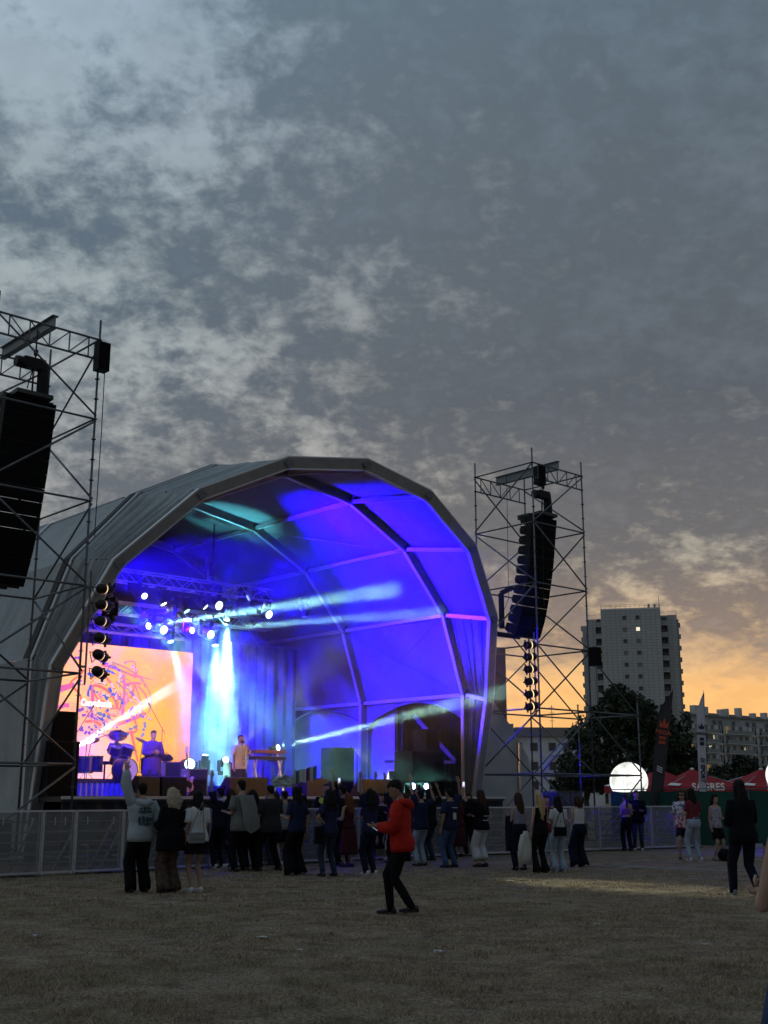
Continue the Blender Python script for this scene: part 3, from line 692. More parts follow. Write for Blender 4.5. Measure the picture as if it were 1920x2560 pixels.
IBEAM = mat('painted_ibeam', (.20, .23, .24), .55, .2, var=.1)
def ibeam(label, u_):
    t = thing('steel_beam', label, 'steel beam', W(u_, 24.34, 12.29), YA, 'steel beams across the towers')
    m = MB(); m.box((0, 1.5, .15), (.02, 2.85, .26)); m.obj('web', IBEAM, t)
    for z in (.01, .29):
        m = MB(); m.box((0, 1.5, z), (.16, 2.85, .02)); m.obj('flange', IBEAM, t)
ibeam('grey steel beam laid over the top of the right tower', 30.2); ibeam('grey steel beam laid over the top of the left tower', 11.75)

# line arrays
CURVE = [(24.87, 10.66), (25.08, 9.12), (25.2, 8.54), (25.31, 8.06), (25.53, 7.28), (25.80, 6.66), (26.05, 6.2)]
def curve_v(z):
    for (v0, z0), (v1, z1) in zip(CURVE, CURVE[1:]):
        if z1 <= z <= z0: return v0 + (v1 - v0) * (z0 - z) / (z0 - z1)
    return CURVE[-1][0] if z < 8 else CURVE[0][0]
def line_array(label, uc, sg, n_box=12, drop=0.0):
    t = thing('line_array', label, 'loudspeaker', W(uc, 24.34, -drop), YA, 'hanging loudspeaker columns')
    z = 10.66; wd = 1.25; hgt = .338
    for q in range(n_box):
        v0 = curve_v(z); dz = 0.30; tl = Vector((0, curve_v(z - dz) - v0, -dz)).normalized(); z1 = z + tl.z * hgt
        f0 = Vector((0, v0 - 24.34, z)); f1 = f0 + tl * (hgt - .008); n_ = Vector((0, -tl.z, tl.y)).normalized()   # n_ points to the rear
        if n_.y < 0: n_ = -n_
        mid = (f0 + f1) / 2; dep = .50; rear = mid + n_ * dep; rh = tl * (hgt * .37)
        m = MB(); vs = []
        for x_ in (-wd / 2, wd / 2):
            vs += [f0 + Vector((x_, 0, 0)), f1 + Vector((x_, 0, 0)), f1 + n_ * .30 - tl * .012 + Vector((x_, 0, 0)), rear + rh + Vector((x_, 0, 0)), rear - rh + Vector((x_, 0, 0)), f0 + n_ * .30 + tl * .012 + Vector((x_, 0, 0))]
        m.add(vs, [tuple(range(5, -1, -1)), tuple(range(6, 12))] + [(i, (i + 1) % 6, 6 + (i + 1) % 6, 6 + i) for i in range(6)])
        cb = m.obj('speaker_cabinet', BLACKP, t)
        m = MB(); m.box(mid - n_ * .004, (wd - .06, .02, hgt - .05), Matrix((Vector((1, 0, 0)), n_, -tl)).transposed()); m.obj('grille', GRILLE, cb)
        for x_ in (-wd / 2 - .012, wd / 2 + .012):
            m = MB(); m.box(rear - n_ * .10 + Vector((x_, 0, 0)), (.025, .22, .12), Matrix((Vector((1, 0, 0)), n_, -tl)).transposed())
            m.tube([rear - n_ * .05 + Vector((x_, 0, .13)), rear - n_ * .05 + Vector((x_, 0, -.13))], .018, 5)
            m.obj('rigging_plate', BLACKM, cb)
        z = z1
    m = MB(); m.bar((0, .35, 10.76), (0, 1.35, 10.70), .9, .10); m.box((0, .95, 10.72), (1.25, .5, .07)); m.obj('flying_frame', mat('flying_frame_steel', (.06, .065, .055), .5, .3), t)
    yb = curve_v(z) - 24.34
    m = MB(); m.bar((0, yb - .05, z - .02), (0, yb + 1.0, z + .22), 1.0, .07); m.bar((-.62, yb + .9, z + .15), (.62, yb + .9, z + .15), .08, .16); m.obj('pull_back_frame', BLACKM, t)
    m = MB()
    m.tube([(sg * -.55, yb + .95, z + .2), (sg * -.55, 1.75, 8.0), (sg * -.55, 1.7, 12.3)], .012, 4); m.obj('pull_back_cable', BLACKM, t)
    m = MB(); m.bar((-.58, yb + .62, z + .3), (-.58, yb + .62, z + 1.5), .10, .16); m.bar((-.58, yb + .62, z + 1.5), (-.58, yb + .1, z + 1.62), .10, .14); m.obj('rear_bracket', BLACKM, t)
    return t
line_array('curved black loudspeaker column hanging in the right tower', 29.93, 1)
line_array('curved black loudspeaker column hanging in the left tower', 11.52, -1, 13, .10)
def hoist(label, u_):
    t = thing('chain_hoist', label, 'chain hoist', W(u_, 24.9, 0), YA, 'chain hoists over the loudspeakers')
    m = MB(); m.tube([(0, 0, 12.28), (0, 0, 11.62)], .02, 5); m.lathe([(.02, 11.82), (.06, 11.78), (.05, 11.68), (.02, 11.64)], 8); m.obj('chain', BLACKM, t)
    m = MB(); m.box((-.05, 0, 11.44), (.52, .26, .24)); m.lathe([(.13, -.16), (.14, -.1), (.14, .1), (.10, .16)], 10, Matrix.Translation((-.32, 0, 11.42)) @ Matrix.Rotation(pi / 2, 4, 'Y')); m.obj('motor_body', BLACKM, t, False)
    m = MB(); m.tube([(.20, 0, 11.5), (.22, 0, 11.1), (.24, .02, 10.72)], [(.12, .13), (.14, .15), (.15, .15)], 8); m.obj('chain_bag', BLACKF, t)
    for x_ in (-.2, .02):
        m = MB(); m.tube([(-.04, 0, 11.34), (x_, .1 + x_, 10.78)], .014, 5); m.obj('sling', BLACKM, t)
hoist('black chain hoist with a hanging chain bag above the right loudspeaker column', 29.92); hoist('black chain hoist with a hanging chain bag above the left loudspeaker column', 11.55)
def box_speaker(label, u_, v_, z_, h_=.68, w_=.3):
    t = thing('compact_speaker', label, 'loudspeaker', W(u_, v_, z_), YA, 'small black boxes clamped to the towers')
    m = MB(); m.box((0, 0, 0), (w_, .26, h_)); m.obj('cabinet', BLACKP, t)
    m = MB(); m.box((0, -.137, 0), (w_ - .05, .012, h_ - .06)); m.obj('grille', GRILLE, t)
    for zz in (.2, -.2):
        m = MB(); m.box((-.02, .18, zz), (.08, .12, .05)); m.obj('clamp', STEEL, t)
    m = MB(); m.tube([(w_ / 2, .1, -h_ / 2), (w_ / 2 + .02, .12, -h_ / 2 - 1.5), (w_ / 2, .12, -h_ / 2 - 4)], .012, 4); m.obj('cable', RUBBER, t)
box_speaker('slim black box clamped high on the left tower pole against the clouds', 12.87, 24.16, 11.75, .70)
box_speaker('slim black box clamped at the top front pole of the right tower', 29.17, 24.40, 11.88, .62, .32)
box_speaker('black box clamped halfway up the outer pole of the right tower', 31.42, 24.16, 6.05, .62, .32)

# theatre lamps on the towers
PARB = mat('par_can_black', (.035, .028, .022), .28, .7)
def par_can(label, loc, aim, group, lit):
    t = thing('par_can', label, 'stage lamp', loc, 0, group); dr = (Vector(aim) - Vector(loc)).normalized(); M_ = dr.to_track_quat('-Z', 'Y').to_matrix().to_4x4()
    m = MB(); m.lathe([(.05, .17), (.11, .12), (.125, .03), (.125, -.02)], 14, M_); m.obj('lamp_house', PARB, t, True)
    m = MB(); m.lathe([(.115, -.055), (.12, -.07), (.12, -.23), (.112, -.23), (.112, -.06)], 14, M_, cap=False); m.obj('snoot', PARB, t, True)
    m = MB(); m.lathe([(.108, -.05), (.05, -.035), (.01, -.03)], 14, M_); m.obj('lens', led('par_lens_lit', (1, .62, .22), 5.0) if lit else BLACKP, t, True)
    m = MB(); m.lathe([(.114, -.022), (.114, -.054)], 14, M_, cap=False); m.obj('lit_gap', led('par_gap', (1, .72, .32), 1.6), t, True)
    m = MB()
    for q in range(4):
        a_ = M_ @ Vector((.14 * cos(q * pi / 2), .14 * sin(q * pi / 2), -.23)); m.box(a_, (.05, .05, .05))
    m.obj('frame_clip', PARB, t)
    for sg in (-1, 1):
        s1 = Vector((sg * .15, 0, 0)); m = MB(); m.bar(s1, s1 + Vector((-sg * .10, .16, .10)), .04, .012); m.obj('yoke_arm', BLACKM, t)
    m = MB(); m.tube([M_ @ Vector((0, 0, .16)), M_ @ Vector((0, .06, .22)) + Vector((-.10, 0, -.04)), Vector((-.18, .1, -.16)), Vector((-.12, .2, -.06))], .012, 4); m.obj('cable', RUBBER, t)
    if lit: spot(None, Vector(loc) + dr * .25, aim, lit, AMBER, 42, .7, .1)
zs = [6.19, 5.82, 5.44, 5.06, 4.67, 4.29]
names = ['topmost', 'second from the top', 'third from the top', 'fourth from the top', 'fifth from the top', 'lowest']
for q, z in enumerate(zs):
    par_can(names[q] + ' of the six black lamps hung down the left tower pole', W(13.24, 24.15, z), W(27.0 - .5 * q, 29.0 + .4 * q, 6.5 - 1.0 * q), 'lamps hung down the left tower', 200)
    par_can(names[q] + ' of the six black lamps hung down the right tower pole', W(28.33, 24.25, z), W(15.0 + .8 * q, 28.0, 4.4 - .45 * q), 'lamps hung down the right tower', 650)
for q, a in ((1, (17.2, 28, 2.9)), (3, (19.9, 28, 2.9)), (4, (18.5, 28.5, 2.6))):
    spot(None, W(13.24, 24.15, zs[q]) + (W(*a) - W(13.24, 24.15, zs[q])).normalized() * .26, W(*a), 900, (1, .55, .35), 20, .6, .08)
for lb, u_, x_ in (('lamp pipe with six lamps on the left tower', 13.0, .2), ('lamp pipe with six lamps on the right tower', 28.52, -.1)):
    t = thing('lamp_pipe', lb, 'pipe', W(u_, 24.3, 0), YA, 'upright lamp pipes'); m = MB(); m.tube([(0, 0, 4.0), (0, 0, 6.6)], .024, 7); m.obj('pipe', STEEL, t)
    for z in (4.4, 6.2):
        m = MB(); m.bar((0, 0, z), (-.12 if u_ < 20 else .2, .04, z), .05); m.obj('bracket', STEEL, t)
# ------------------------------------------------------------------ backstage and far buildings
bt = thing('backstage_tent', 'grey canvas backstage tent with a rounded roof edge right of the stage', 'tent', W(0, 0, 0), YA)
prof = [(28.7, 0), (28.7, 5.7), (33.0, 5.75), (33.9, 5.1), (34.9, 4.15), (35.8, 3.05), (36.2, 1.6), (36.3, 0)]
m = MB(); m.grid(lambda a, b: ((lambda q: (lambda i, t: Vector((prof[i][0] + (prof[i + 1][0] - prof[i][0]) * t + .03 * sin(b * 60), 31.0 + 9 * b, prof[i][1] + (prof[i + 1][1] - prof[i][1]) * t)))(min(int(q), 6), q - min(int(q), 6)))(a * 7)), 28, 12); m.obj('roof_canvas', CANVAS, bt, True)
m = MB(); m.add([(x, 30.98, z) for x, z in prof], [tuple(range(8))]); m.obj('front_wall', CANVAS, bt)
for x_ in (28.9, 32.2, 35.2):
    m = MB(); m.tube([(x_, 30.93, 0), (x_, 30.93, 5.5 if x_ < 33 else 3.6)], .05); m.obj('tent_pole', ALU, bt)
dr = thing('black_drape', 'black cloth hung behind the arched side opening of the stage', 'curtain', W(0, 0, 0), YA)
m = MB(); m.grid(lambda a, b: (28.5 + 3.3 * a, 30.6 + .05 * sin(a * 80), 5.6 * b), 120, 2); m.obj('cloth', BLACKF, dr, True)
m = MB(); m.tube([(28.4, 30.6, 5.62), (31.9, 30.6, 5.62)], .025); m.obj('rail', STEEL, dr)
# timber strut and rail seen through the side opening
tb = thing('timber_brace', 'pale slanting strut behind the arched side opening of the stage', 'strut', W(0, 0, 0), YA)
m = MB(); m.bar((28.9, 30.2, 4.3), (29.9, 29.2, 2.75), .14); m.obj('strut', mat('raw_timber', (.17, .12, .08), .8, var=.2), tb)
m = MB(); m.bar((27.6, 30.3, 2.72), (29.9, 29.2, 2.72), .10); m.obj('rail', MATS['raw_timber'], tb)

def window(par, c, w_, h_, lit=None, frame=.06, n=(0, -1, 0), ax=(1, 0, 0), dep=.05):
    """frame with a pane; ax runs along the facade, n points out of it"""
    c = Vector(c); ax = Vector(ax); n = Vector(n); M_ = Matrix((ax, -n, Vector((0, 0, 1)))).transposed()
    m = MB()
    for sx in (-1, 1): m.box(c + ax * sx * (w_ / 2) + n * dep, (frame, .12, h_ + frame), M_)
    for sz in (-1, 1): m.box(c + Vector((0, 0, sz * h_ / 2)) + n * dep, (w_, .11, frame), M_)
    f_ = m.obj('window', FRAME, par)
    m = MB(); m.box(c + n * (dep * .3), (w_ - .03, .03, h_ - .03), M_); m.obj('pane', lit or GLASS, f_)
    return f_
FRAME = mat('window_frame', (.35, .35, .34), .6)
GLASS = mat('dark_glass', (.03, .035, .04), .12, 0, spec=.6)
BLIND = mat('grey_blind', (.20, .20, .19), .7)
LIT = led('lit_window', (1, .80, .45), .65); LITW = led('lit_window_white', (1, .93, .70), 1.0); LITD = led('dim_lit_window', (1, .62, .22), .16)

def panel_wall_mat():
    m_ = bpy.data.materials.new('concrete_panels'); m_.use_nodes = True; T = NT(m_.node_tree); T.n.clear()
    o = T.node('ShaderNodeTexCoord').outputs['Object']; s_ = T.node('ShaderNodeSeparateXYZ'); T.l.new(o, s_.inputs[0])
    c_ = T.node('ShaderNodeCombineXYZ'); T.l.new(T.math('ADD', s_.outputs[0], s_.outputs[1]), c_.inputs[0]); T.l.new(s_.outputs[2], c_.inputs[1])
    br = T.node('ShaderNodeTexBrick', offset=.0); T.l.new(c_.outputs[0], br.inputs['Vector'])
    br.inputs['Color1'].default_value = (.50, .50, .49, 1); br.inputs['Color2'].default_value = (.45, .455, .445, 1); br.inputs['Mortar'].default_value = (.26, .26, .26, 1)
    br.inputs['Scale'].default_value = 1; br.inputs['Mortar Size'].default_value = .05; br.inputs['Brick Width'].default_value = 1.25; br.inputs['Row Height'].default_value = .75
    st_ = T.noise(o, .12, 4, .6); c2 = T.mix(T.sstep(st_, .4, .7, 0, .35), br.outputs[0], (.36, .36, .35))
    b = T.node('ShaderNodeBsdfPrincipled', i_Roughness=.85); T.l.new(c2, b.inputs['Base Color']); out = T.node('ShaderNodeOutputMaterial'); T.l.new(b.outputs[0], out.inputs[0]); return m_
PANELS = panel_wall_mat()
REND = mat('pale_render', (.64, .64, .62), .85, var=.15, vscale=.25)
RENDD = mat('grey_render', (.40, .40, .39), .85, var=.15, vscale=.25)
ROOFT = mat('brown_roof', (.10, .075, .06), .85, var=.2)

hr = thing('high_rise', 'tall grey panelled apartment tower with two columns of small windows', 'apartment tower', (63.1, 300, 0), R(-11.9))
def hb(name, x0, x1, y0, y1, z0, z1, m_): m = MB(); m.box(((x0 + x1) / 2, (y0 + y1) / 2, (z0 + z1) / 2), (x1 - x0, y1 - y0, z1 - z0)); return m.obj(name, m_, hr)
main = hb('main_wall', -7.5, 7.5, 0, 18, 0, 48.4, PANELS)
hb('side_wing', -11.3, -9.0, 3.5, 16, 0, 46.6, PANELS); hb('side_wing', 9.2, 11.6, 3.5, 16, 0, 47.2, PANELS)
hb('recess_wall', -9.0, -7.5, 6.0, 16, 0, 46.9, RENDD); hb('recess_wall', 7.5, 9.2, 6.0, 16, 0, 47.5, RENDD)
hb('end_wall', -12.5, -11.3, 6, 16, 0, 45.3, RENDD); hb('end_wall', 11.6, 12.1, 6, 16, 0, 46.4, RENDD)
for q in range(15):
    z = 46.3 - 3.0 * q
    for x_ in (-1.55, 1.75):
        lit = LITW if (q == 1 and x_ > 0) else (BLIND if (q * 7 + (x_ > 0) * 3) % 5 in (1, 2) else None)
        window(hr, (x_, 0, z), 1.0, 1.0, lit, dep=-.02 if False else .05)
    for x0, x1 in ((-8.95, -7.55), (7.55, 9.15)):
        hb('balcony_slab', x0, x1, 2.6, 6.0, z - 1.75, z - 1.55, REND)
        hb('balcony_rail', x0, x1, 2.6, 2.7, z - 1.55, z - .6, RENDD)
        window(hr, ((x0 + x1) / 2, 5.98, z - .3), 1.0, 2.0, LITD if (q == 3 and x0 < 0) else None)
    hb('balcony', 12.1, 12.6, 8, 10, z - 1.6, z - .55, RENDD)
    hb('balcony', -13.0, -12.5, 8, 12, z - 1.6, z - .7, RENDD)
hb('parapet', -7.5, 7.5, 0, .25, 48.4, 48.75, REND)
m = MB()
for z_ in (49.3, 49.7): m.tube([(-7.4, .2, z_), (7.4, .2, z_)], .035, 4)
for q in range(13): m.tube([(-7.4 + 14.8 * q / 12, .2, 48.7), (-7.4 + 14.8 * q / 12, .2, 49.7)], .03, 4)
m.obj('roof_railing', STEEL, hr)
m = MB(); m.tube([(-11.2, 3.6, 47.6), (-9, 3.6, 47.6)], .04, 4); m.tube([(9.2, 3.6, 48.2), (11.5, 3.6, 48.2)], .04, 4); m.tube([(11.5, 3.6, 47), (11.5, 3.6, 48.4)], .04, 4); m.obj('wing_railing', STEEL, hr)
m = MB(); m.tube([(7.3, .4, 48.4), (7.3, .4, 51.8)], .06, 5); m.obj('aerial', STEEL, hr)
for x_ in (4.7, 6.2):
    m = MB(); m.tube([(x_, 2, 48.4), (x_, 2, 49.9)], .28, 8); m.obj('chimney', RENDD, hr)

lb_ = thing('apartment_block', 'long pale apartment block with white balcony lines and chimneys at the right edge', 'apartment block', (80.0, 328, 0), R(40))
def lbx(name, x0, x1, y0, y1, z0, z1, m_, par=None): m = MB(); m.box(((x0 + x1) / 2, (y0 + y1) / 2, (z0 + z1) / 2), (x1 - x0, y1 - y0, z1 - z0)); return m.obj(name, m_, par or lb_)
lbx('wall', 0, 70, 0, 14, 0, 21.3, REND); lbx('wall', 3, 62, 2.6, 13, 21.3, 24.0, RENDD)
rf = MB(); rf.add([(2.4, 2.0, 24.0), (62.6, 2.0, 24.0), (62.6, 14, 24.0), (2.4, 14, 24.0), (5, 7, 25.6), (60, 7, 25.6)], [(0, 1, 5, 4), (1, 2, 5), (2, 3, 4, 5), (3, 0, 4), (3, 2, 1, 0)])
rfo = rf.obj('roof', ROOFT, lb_)
for x_, w_, h_ in ((5.5, 2.6, 27.0), (14.5, 3.2, 27.2), (18.6, 2.6, 27.0), (27.5, 2.4, 26.6), (30.5, .9, 26.9), (36.5, 1.6, 27.4), (44, 1.4, 26.2), (50, 1.6, 26.6)):
    c_ = lbx('chimney', x_, x_ + w_, 4, 5.6, 24.3, h_, REND, rfo)
floors = [19.2 - 2.72 * q for q in range(7)]
bays = [(1.0, 'g'), (5.0, 'b'), (12.2, 'b'), (19.6, 's'), (22.4, 'b'), (29.0, 'b'), (36.2, 's'), (39.5, 'b'), (46.5, 'b'), (53, 's'), (56, 'b'), (63, 'b')]
rnd = random.Random(5)
ldir = (1, 0, 0)
for fi, z in enumerate(floors):
    for bi, (x_, kind) in enumerate(bays):
        if kind == 'b':
            lbx('balcony_slab', x_ - .3, x_ + 6.4, -1.3, 0, z - .16, z + .02, mat('white_slab', (.62, .62, .60), .8))
            m = MB(); m.box((x_ + 3.05, -1.27, z + .5), (6.6, .06, .95)); m.obj('balcony_rail', mat('rail_panel', (.27, .29, .29), .5), lb_)
            for k_, xx in enumerate((1.5, 4.5)):
                r_ = rnd.random(); lit = LIT if (fi == 1 and bi == 2 and k_ == 1) else LITD if r_ < .05 else BLIND if r_ > .6 else None
                window(lb_, (x_ + xx, 0, z + 1.15), 1.6, 2.1, lit)
        elif kind == 's':
            for xx in (.6, 1.9): window(lb_, (x_ + xx, 0, z + 1.2), .85, 2.2)
        if kind == 'b' and rnd.random() < .3: lbx('partition', x_ + 3.0, x_ + 3.12, -1.2, 0, z, z + 2.3, REND)
for bi, (x_, kind) in enumerate(bays):
    if kind != 'g': window(lb_, (x_ + 2, 2.6, 22.5), 1.8, 1.3)
for x_ in (-.1, 11.9, 19.3, 28.8, 36.0, 46.2): lbx('drain_pipe', x_, x_ + .18, -.2, -.02, 3, 21, mat('white_slab', (.62, .62, .60), .8))
m = MB(); m.box((31.0, -.8, 13.0 - .0 + 1.9), (.08, .08, 1.2)); m.obj('tube_lamp', LITW, lb_)
m = MB(); m.box((14.2, -.6, 15.4), (.5, .08, .22)); m.box((15.0, -.6, 15.6), (.3, .08, .16)); m.obj('balcony_lamp', LITW, lb_)

b2 = thing('low_house_block', 'low pale house block seen through the legs of the right tower', 'house block', (25.0, 180, 0), R(6))
def b2x(name, x0, x1, y0, y1, z0, z1, m_, par=None): m = MB(); m.box(((x0 + x1) / 2, (y0 + y1) / 2, (z0 + z1) / 2), (x1 - x0, y1 - y0, z1 - z0)); return m.obj(name, m_, par or b2)
b2x('wall', -6.5, 8, 0, 10, 0, 10.4, REND)
rf = MB(); rf.add([(-7, -.5, 10.4), (8.5, -.5, 10.4), (8.5, 10.5, 10.4), (-7, 10.5, 10.4), (-4.5, 4, 12.0), (6, 4, 12.0)], [(0, 1, 5, 4), (1, 2, 5), (2, 3, 4, 5), (3, 0, 4), (3, 2, 1, 0)]); r2 = rf.obj('roof', ROOFT, b2)
b2x('chimney', -6.3, -5.2, 2, 3, 10.4, 12.4, RENDD, r2)
for fi, z in enumerate((8.9, 6.1, 3.3)):
    for x_ in (-5, -2.6, .2, 2.4, 5, 6.9): window(b2, (x_, 0, z), 1.1, 1.2)
    b2x('balcony_slab', .0, 4.2, -1.1, 0, z - 1.3, z - 1.1, REND)
m = MB(); m.tube([(1.3, 4, 12), (1.3, 4, 15.4)], .05, 4)
for zz in (13, 14.2, 15): m.tube([(.9, 4, zz), (1.7, 4, zz)], .03, 4)
m.obj('aerial', STEEL, b2)
bb = thing('brown_building', 'plain brown high building edge between the stage roof and the right tower', 'building', (9.0, 120, 0))
BRN = mat('brown_render', (.13, .105, .085), .85, var=.15, vscale=.3)
m = MB(); m.box((-1, 6, 8.5), (6.4, 12, 17.0)); m.obj('wall', BRN, bb)
m = MB(); m.box((2.8, 6, 8.2), (1.2, 11, 16.5)); m.obj('wing', BRN, bb)
for q in range(5): window(bb, (1.55, 0, 14.5 - 2.9 * q), .8, 1.3)

# ------------------------------------------------------------------ trees
LEAF = mat('leaf_green', (.030, .045, .020), .7, 0, var=.45, vscale=1.1); LEAFB = mat('leaf_dark', (.022, .030, .016), .7, 0, var=.45, vscale=1.3)
BARK = mat('bark', (.07, .055, .045), .9, var=.3, bump=.02)
def tree(name, label, loc, blobs, n, leaf, trunk_h, m_, seed, group=None, cat='tree'):
    rd = random.Random(seed); t = thing(name, label, cat, loc, 0, group)
    zt = max(b[2] + b[3] * .6 for b in blobs)
    m = MB(); top = Vector((0, 0, trunk_h)); m.tube([(0, 0, -.1), (.05, 0, trunk_h * .5), top], [.24, .17, .13], 8); m.obj('trunk', BARK, t, True)
    for bx, by, bz, br in blobs:
        e = Vector((bx, by, bz)); md = top.lerp(e, .5) + Vector((rd.uniform(-.2, .2), rd.uniform(-.2, .2), .15))
        m = MB(); m.tube([top - Vector((0, 0, .3)), md, e], [.11, .07, .025], 6); m.obj('branch', BARK, t, True)
    m = MB(); tot = sum(b[3] ** 2.2 for b in blobs)
    for bx, by, bz, br in blobs:
        for q in range(int(n * br ** 2.2 / tot)):
            d_ = Vector((rd.gauss(0, 1), rd.gauss(0, 1), rd.gauss(0, 1))).normalized(); rr = br * (rd.random() ** .38) * (1 + .22 * noise.noise(d_ * 2.3 + Vector((bx, by, seed))))
            c = Vector((bx, by, bz)) + Vector((d_.x * rr, d_.y * rr, d_.z * rr * .82))
            if noise.noise(c * .9 + Vector((seed, 0, 0))) < -.22: continue
            s_ = leaf * rd.uniform(.6, 1.35); q_ = Quaternion((rd.gauss(0, 1), rd.gauss(0, 1), rd.gauss(0, 1), rd.gauss(0, 1))).normalized()
            a = q_ @ Vector((s_, 0, 0)); b = q_ @ Vector((0, s_ * .55, 0))
            m.add([c - a, c - b, c + a, c + b], [(0, 1, 2, 3)])
    m.obj('crown', m_, t); return t
tree('broadleaf_tree', 'big dark broadleaf tree behind the right tower, in front of the grey high rise', (14.6, 75, 0), [(-1.6, 0, 5.2, 1.6), (.6, 0, 6.6, 1.9), (.2, 0, 4.4, 2.2), (2.0, 0, 6.0, 1.6), (-.6, .5, 6.2, 1.4), (-2.6, 0, 3.4, 1.4), (2.6, 0, 4.0, 1.7), (.2, 0, 7.6, 1.1)], 16000, .17, 3.0, LEAF, 3)
tree('broadleaf_tree', 'smaller dark tree right of the big one, behind the black feather flag', (17.6, 74, 0), [(.1, 0, 5.0, 1.3), (.6, 0, 3.6, 1.4), (-.8, 0, 4.2, 1.2), (.5, 0, 6.1, .9), (.9, 0, 2.6, 1.0)], 6500, .16, 2.4, LEAF, 5)
tree('broadleaf_tree', 'low dark tree in front of the pale low house block', (12.0, 72, 0), [(0, 0, 3.0, 1.4), (-1.1, 0, 2.3, 1.0), (.9, 0, 2.6, 1.1), (.3, 0, 4.0, .8)], 5500, .16, 1.5, LEAFB, 8)
tree('shrub', 'tall dark shrub behind the parasols, left of its neighbour', (20.6, 73, 0), [(0, 0, 2.6, 1.1), (-.7, 0, 1.9, .9), (.6, 0, 2.0, .9)], 3000, .15, 1.2, LEAFB, 11, 'dark shrubs behind the parasols', 'shrub')
tree('shrub', 'tallest dark shrub behind the parasols, below the balconies', (22.0, 74, 0), [(0, 0, 3.2, 1.1), (-.5, 0, 2.2, 1.0), (.8, 0, 2.4, 1.0)], 3200, .15, 1.2, LEAFB, 12, 'dark shrubs behind the parasols', 'shrub')
tree('shrub', 'rightmost of the dark shrubs behind the parasols', (23.6, 74, 0), [(0, 0, 2.3, 1.0), (.6, 0, 1.8, .9)], 2200, .15, 1.0, LEAFB, 13, 'dark shrubs behind the parasols', 'shrub')

# ------------------------------------------------------------------ glowing balloons, parasols, flags, green fence
RED = mat('red_parasol_cloth', (.38, .016, .028), .8, var=.12, vscale=2, trans=.25); WHT = mat('white_print', (.75, .75, .73), .7)
def moon(label, loc, r_):
    t = thing('moon_balloon', label, 'balloon light', loc, 0, 'glowing white balloons')
    ml = bpy.data.materials.get('moon_skin')
    if not ml:
        ml = bpy.data.materials.new('moon_skin'); ml.use_nodes = True; T = NT(ml.node_tree); T.n.clear(); o = T.node('ShaderNodeTexCoord').outputs['Object']
        c_ = T.ramp(T.noise(o, 1.6, 5, .6, .6), [(.36, (.50, .52, .48)), (.58, (1, 1, .94))]); e = T.node('ShaderNodeEmission', i_Strength=1.5); T.l.new(c_, e.inputs[0]); out = T.node('ShaderNodeOutputMaterial'); T.l.new(e.outputs[0], out.inputs[0])
    zb = loc[2]
    m = MB(); m.ball((0, 0, 0), r_, 28, 18); m.obj('skin', ml, t, True)
    for q in range(4):
        m = MB(); m.tube([Vector((r_ * 1.004 * cos(a_) * cos(q * pi / 4 + .3), r_ * 1.004 * cos(a_) * sin(q * pi / 4 + .3), r_ * 1.004 * sin(a_))) for a_ in [2 * pi * w_ / 36 for w_ in range(37)]], .006, 4); m.obj('seam', WHT, t)
    m = MB(); m.tube([(0, 0, -r_ + .02), (0, 0, -zb)], .04, 6); m.obj('mast', STEEL, t)
    m = MB(); m.box((0, 0, -zb + .15), (.7, .7, .3)); m.obj('base', BLACKP, t)
moon('whole glowing white moon balloon behind the buttress of the right tower', (10.52, 52, 2.20), .81)
moon('glowing white moon balloon cut off by the right picture edge', (17.26, 52, 2.45), .81)
def parasol(label, loc, rz, tilt=0):
    t = thing('parasol', label, 'parasol', loc, R(rz), 'red beer parasols'); h = 1.92; za = 2.86; zr = 2.04
    cs = [Vector((sx * h, sy * h, zr)) for sx, sy in ((-1, -1), (1, -1), (1, 1), (-1, 1))]; ap = Vector((0, 0, za))
    for q in range(4):
        a, b = cs[q], cs[(q + 1) % 4]
        def fn(i, j, a=a, b=b):
            e = a.lerp(b, i); p = e.lerp(ap, j * .96); p.z -= .10 * sin(pi * j) + .06 * sin(pi * i) * (1 - j); return p
        m = MB(); m.grid(fn, 8, 8); m.obj('canopy_panel', RED, t, True)
        m = MB(); m.grid(lambda i, j, a=a, b=b: a.lerp(b, i) + Vector((0, 0, -.30 * j - .05 * sin(pi * i) + .02 * sin(i * 40) * j)), 16, 2); vl = m.obj('valance', RED, t, True)
        mid = (a + b) / 2; out_ = Vector((mid.x, mid.y, 0)).normalized(); ang = math.atan2(out_.y, out_.x) + pi / 2
        me = text_mesh('SAGRES', .46, WHT, .012, .003); sl = math.atan2(za - zr, h)
        me.transform(Matrix.Translation(mid + Vector((0, 0, -.04)) + out_ * .05) @ Matrix.Rotation(ang, 4, 'Z') @ Matrix.Rotation(R(78), 4, 'X')); link('lettering', me, t)
        m = MB(); p = a * 1.0 + Vector((0, 0, .02)); p2 = a.lerp(b, .14) + Vector((0, 0, .0)); up_ = (ap - a) * .13
        m.add([p + Vector((0, 0, .03)), p2 + Vector((0, 0, .02)), p2 + up_ * .9 + Vector((0, 0, .015)), p + up_ + Vector((0, 0, .03))], [(0, 1, 2, 3)]); m.obj('corner_print', WHT, t)
    m = MB(); m.lathe([(.10, za - .04), (.10, za + .03), (.03, za + .06)], 8); m.obj('cap', WHT, t)
    m = MB(); m.tube([(0, 0, 0), (0, 0, za)], .03, 8); m.obj('mast', ALU, t)
    m = MB(); m.box((0, 0, .05), (.8, .8, .10)); m.obj('base', RUBBER, t)
    for c in cs:
        m = MB(); m.tube([Vector((0, 0, za - .12)), c + Vector((0, 0, -.02))], .012, 4); m.obj('rib', ALU, t)
parasol('red parasol whose white lettered edge shows in front of the glowing balloon', (13.35, 58.6, 0), 24)
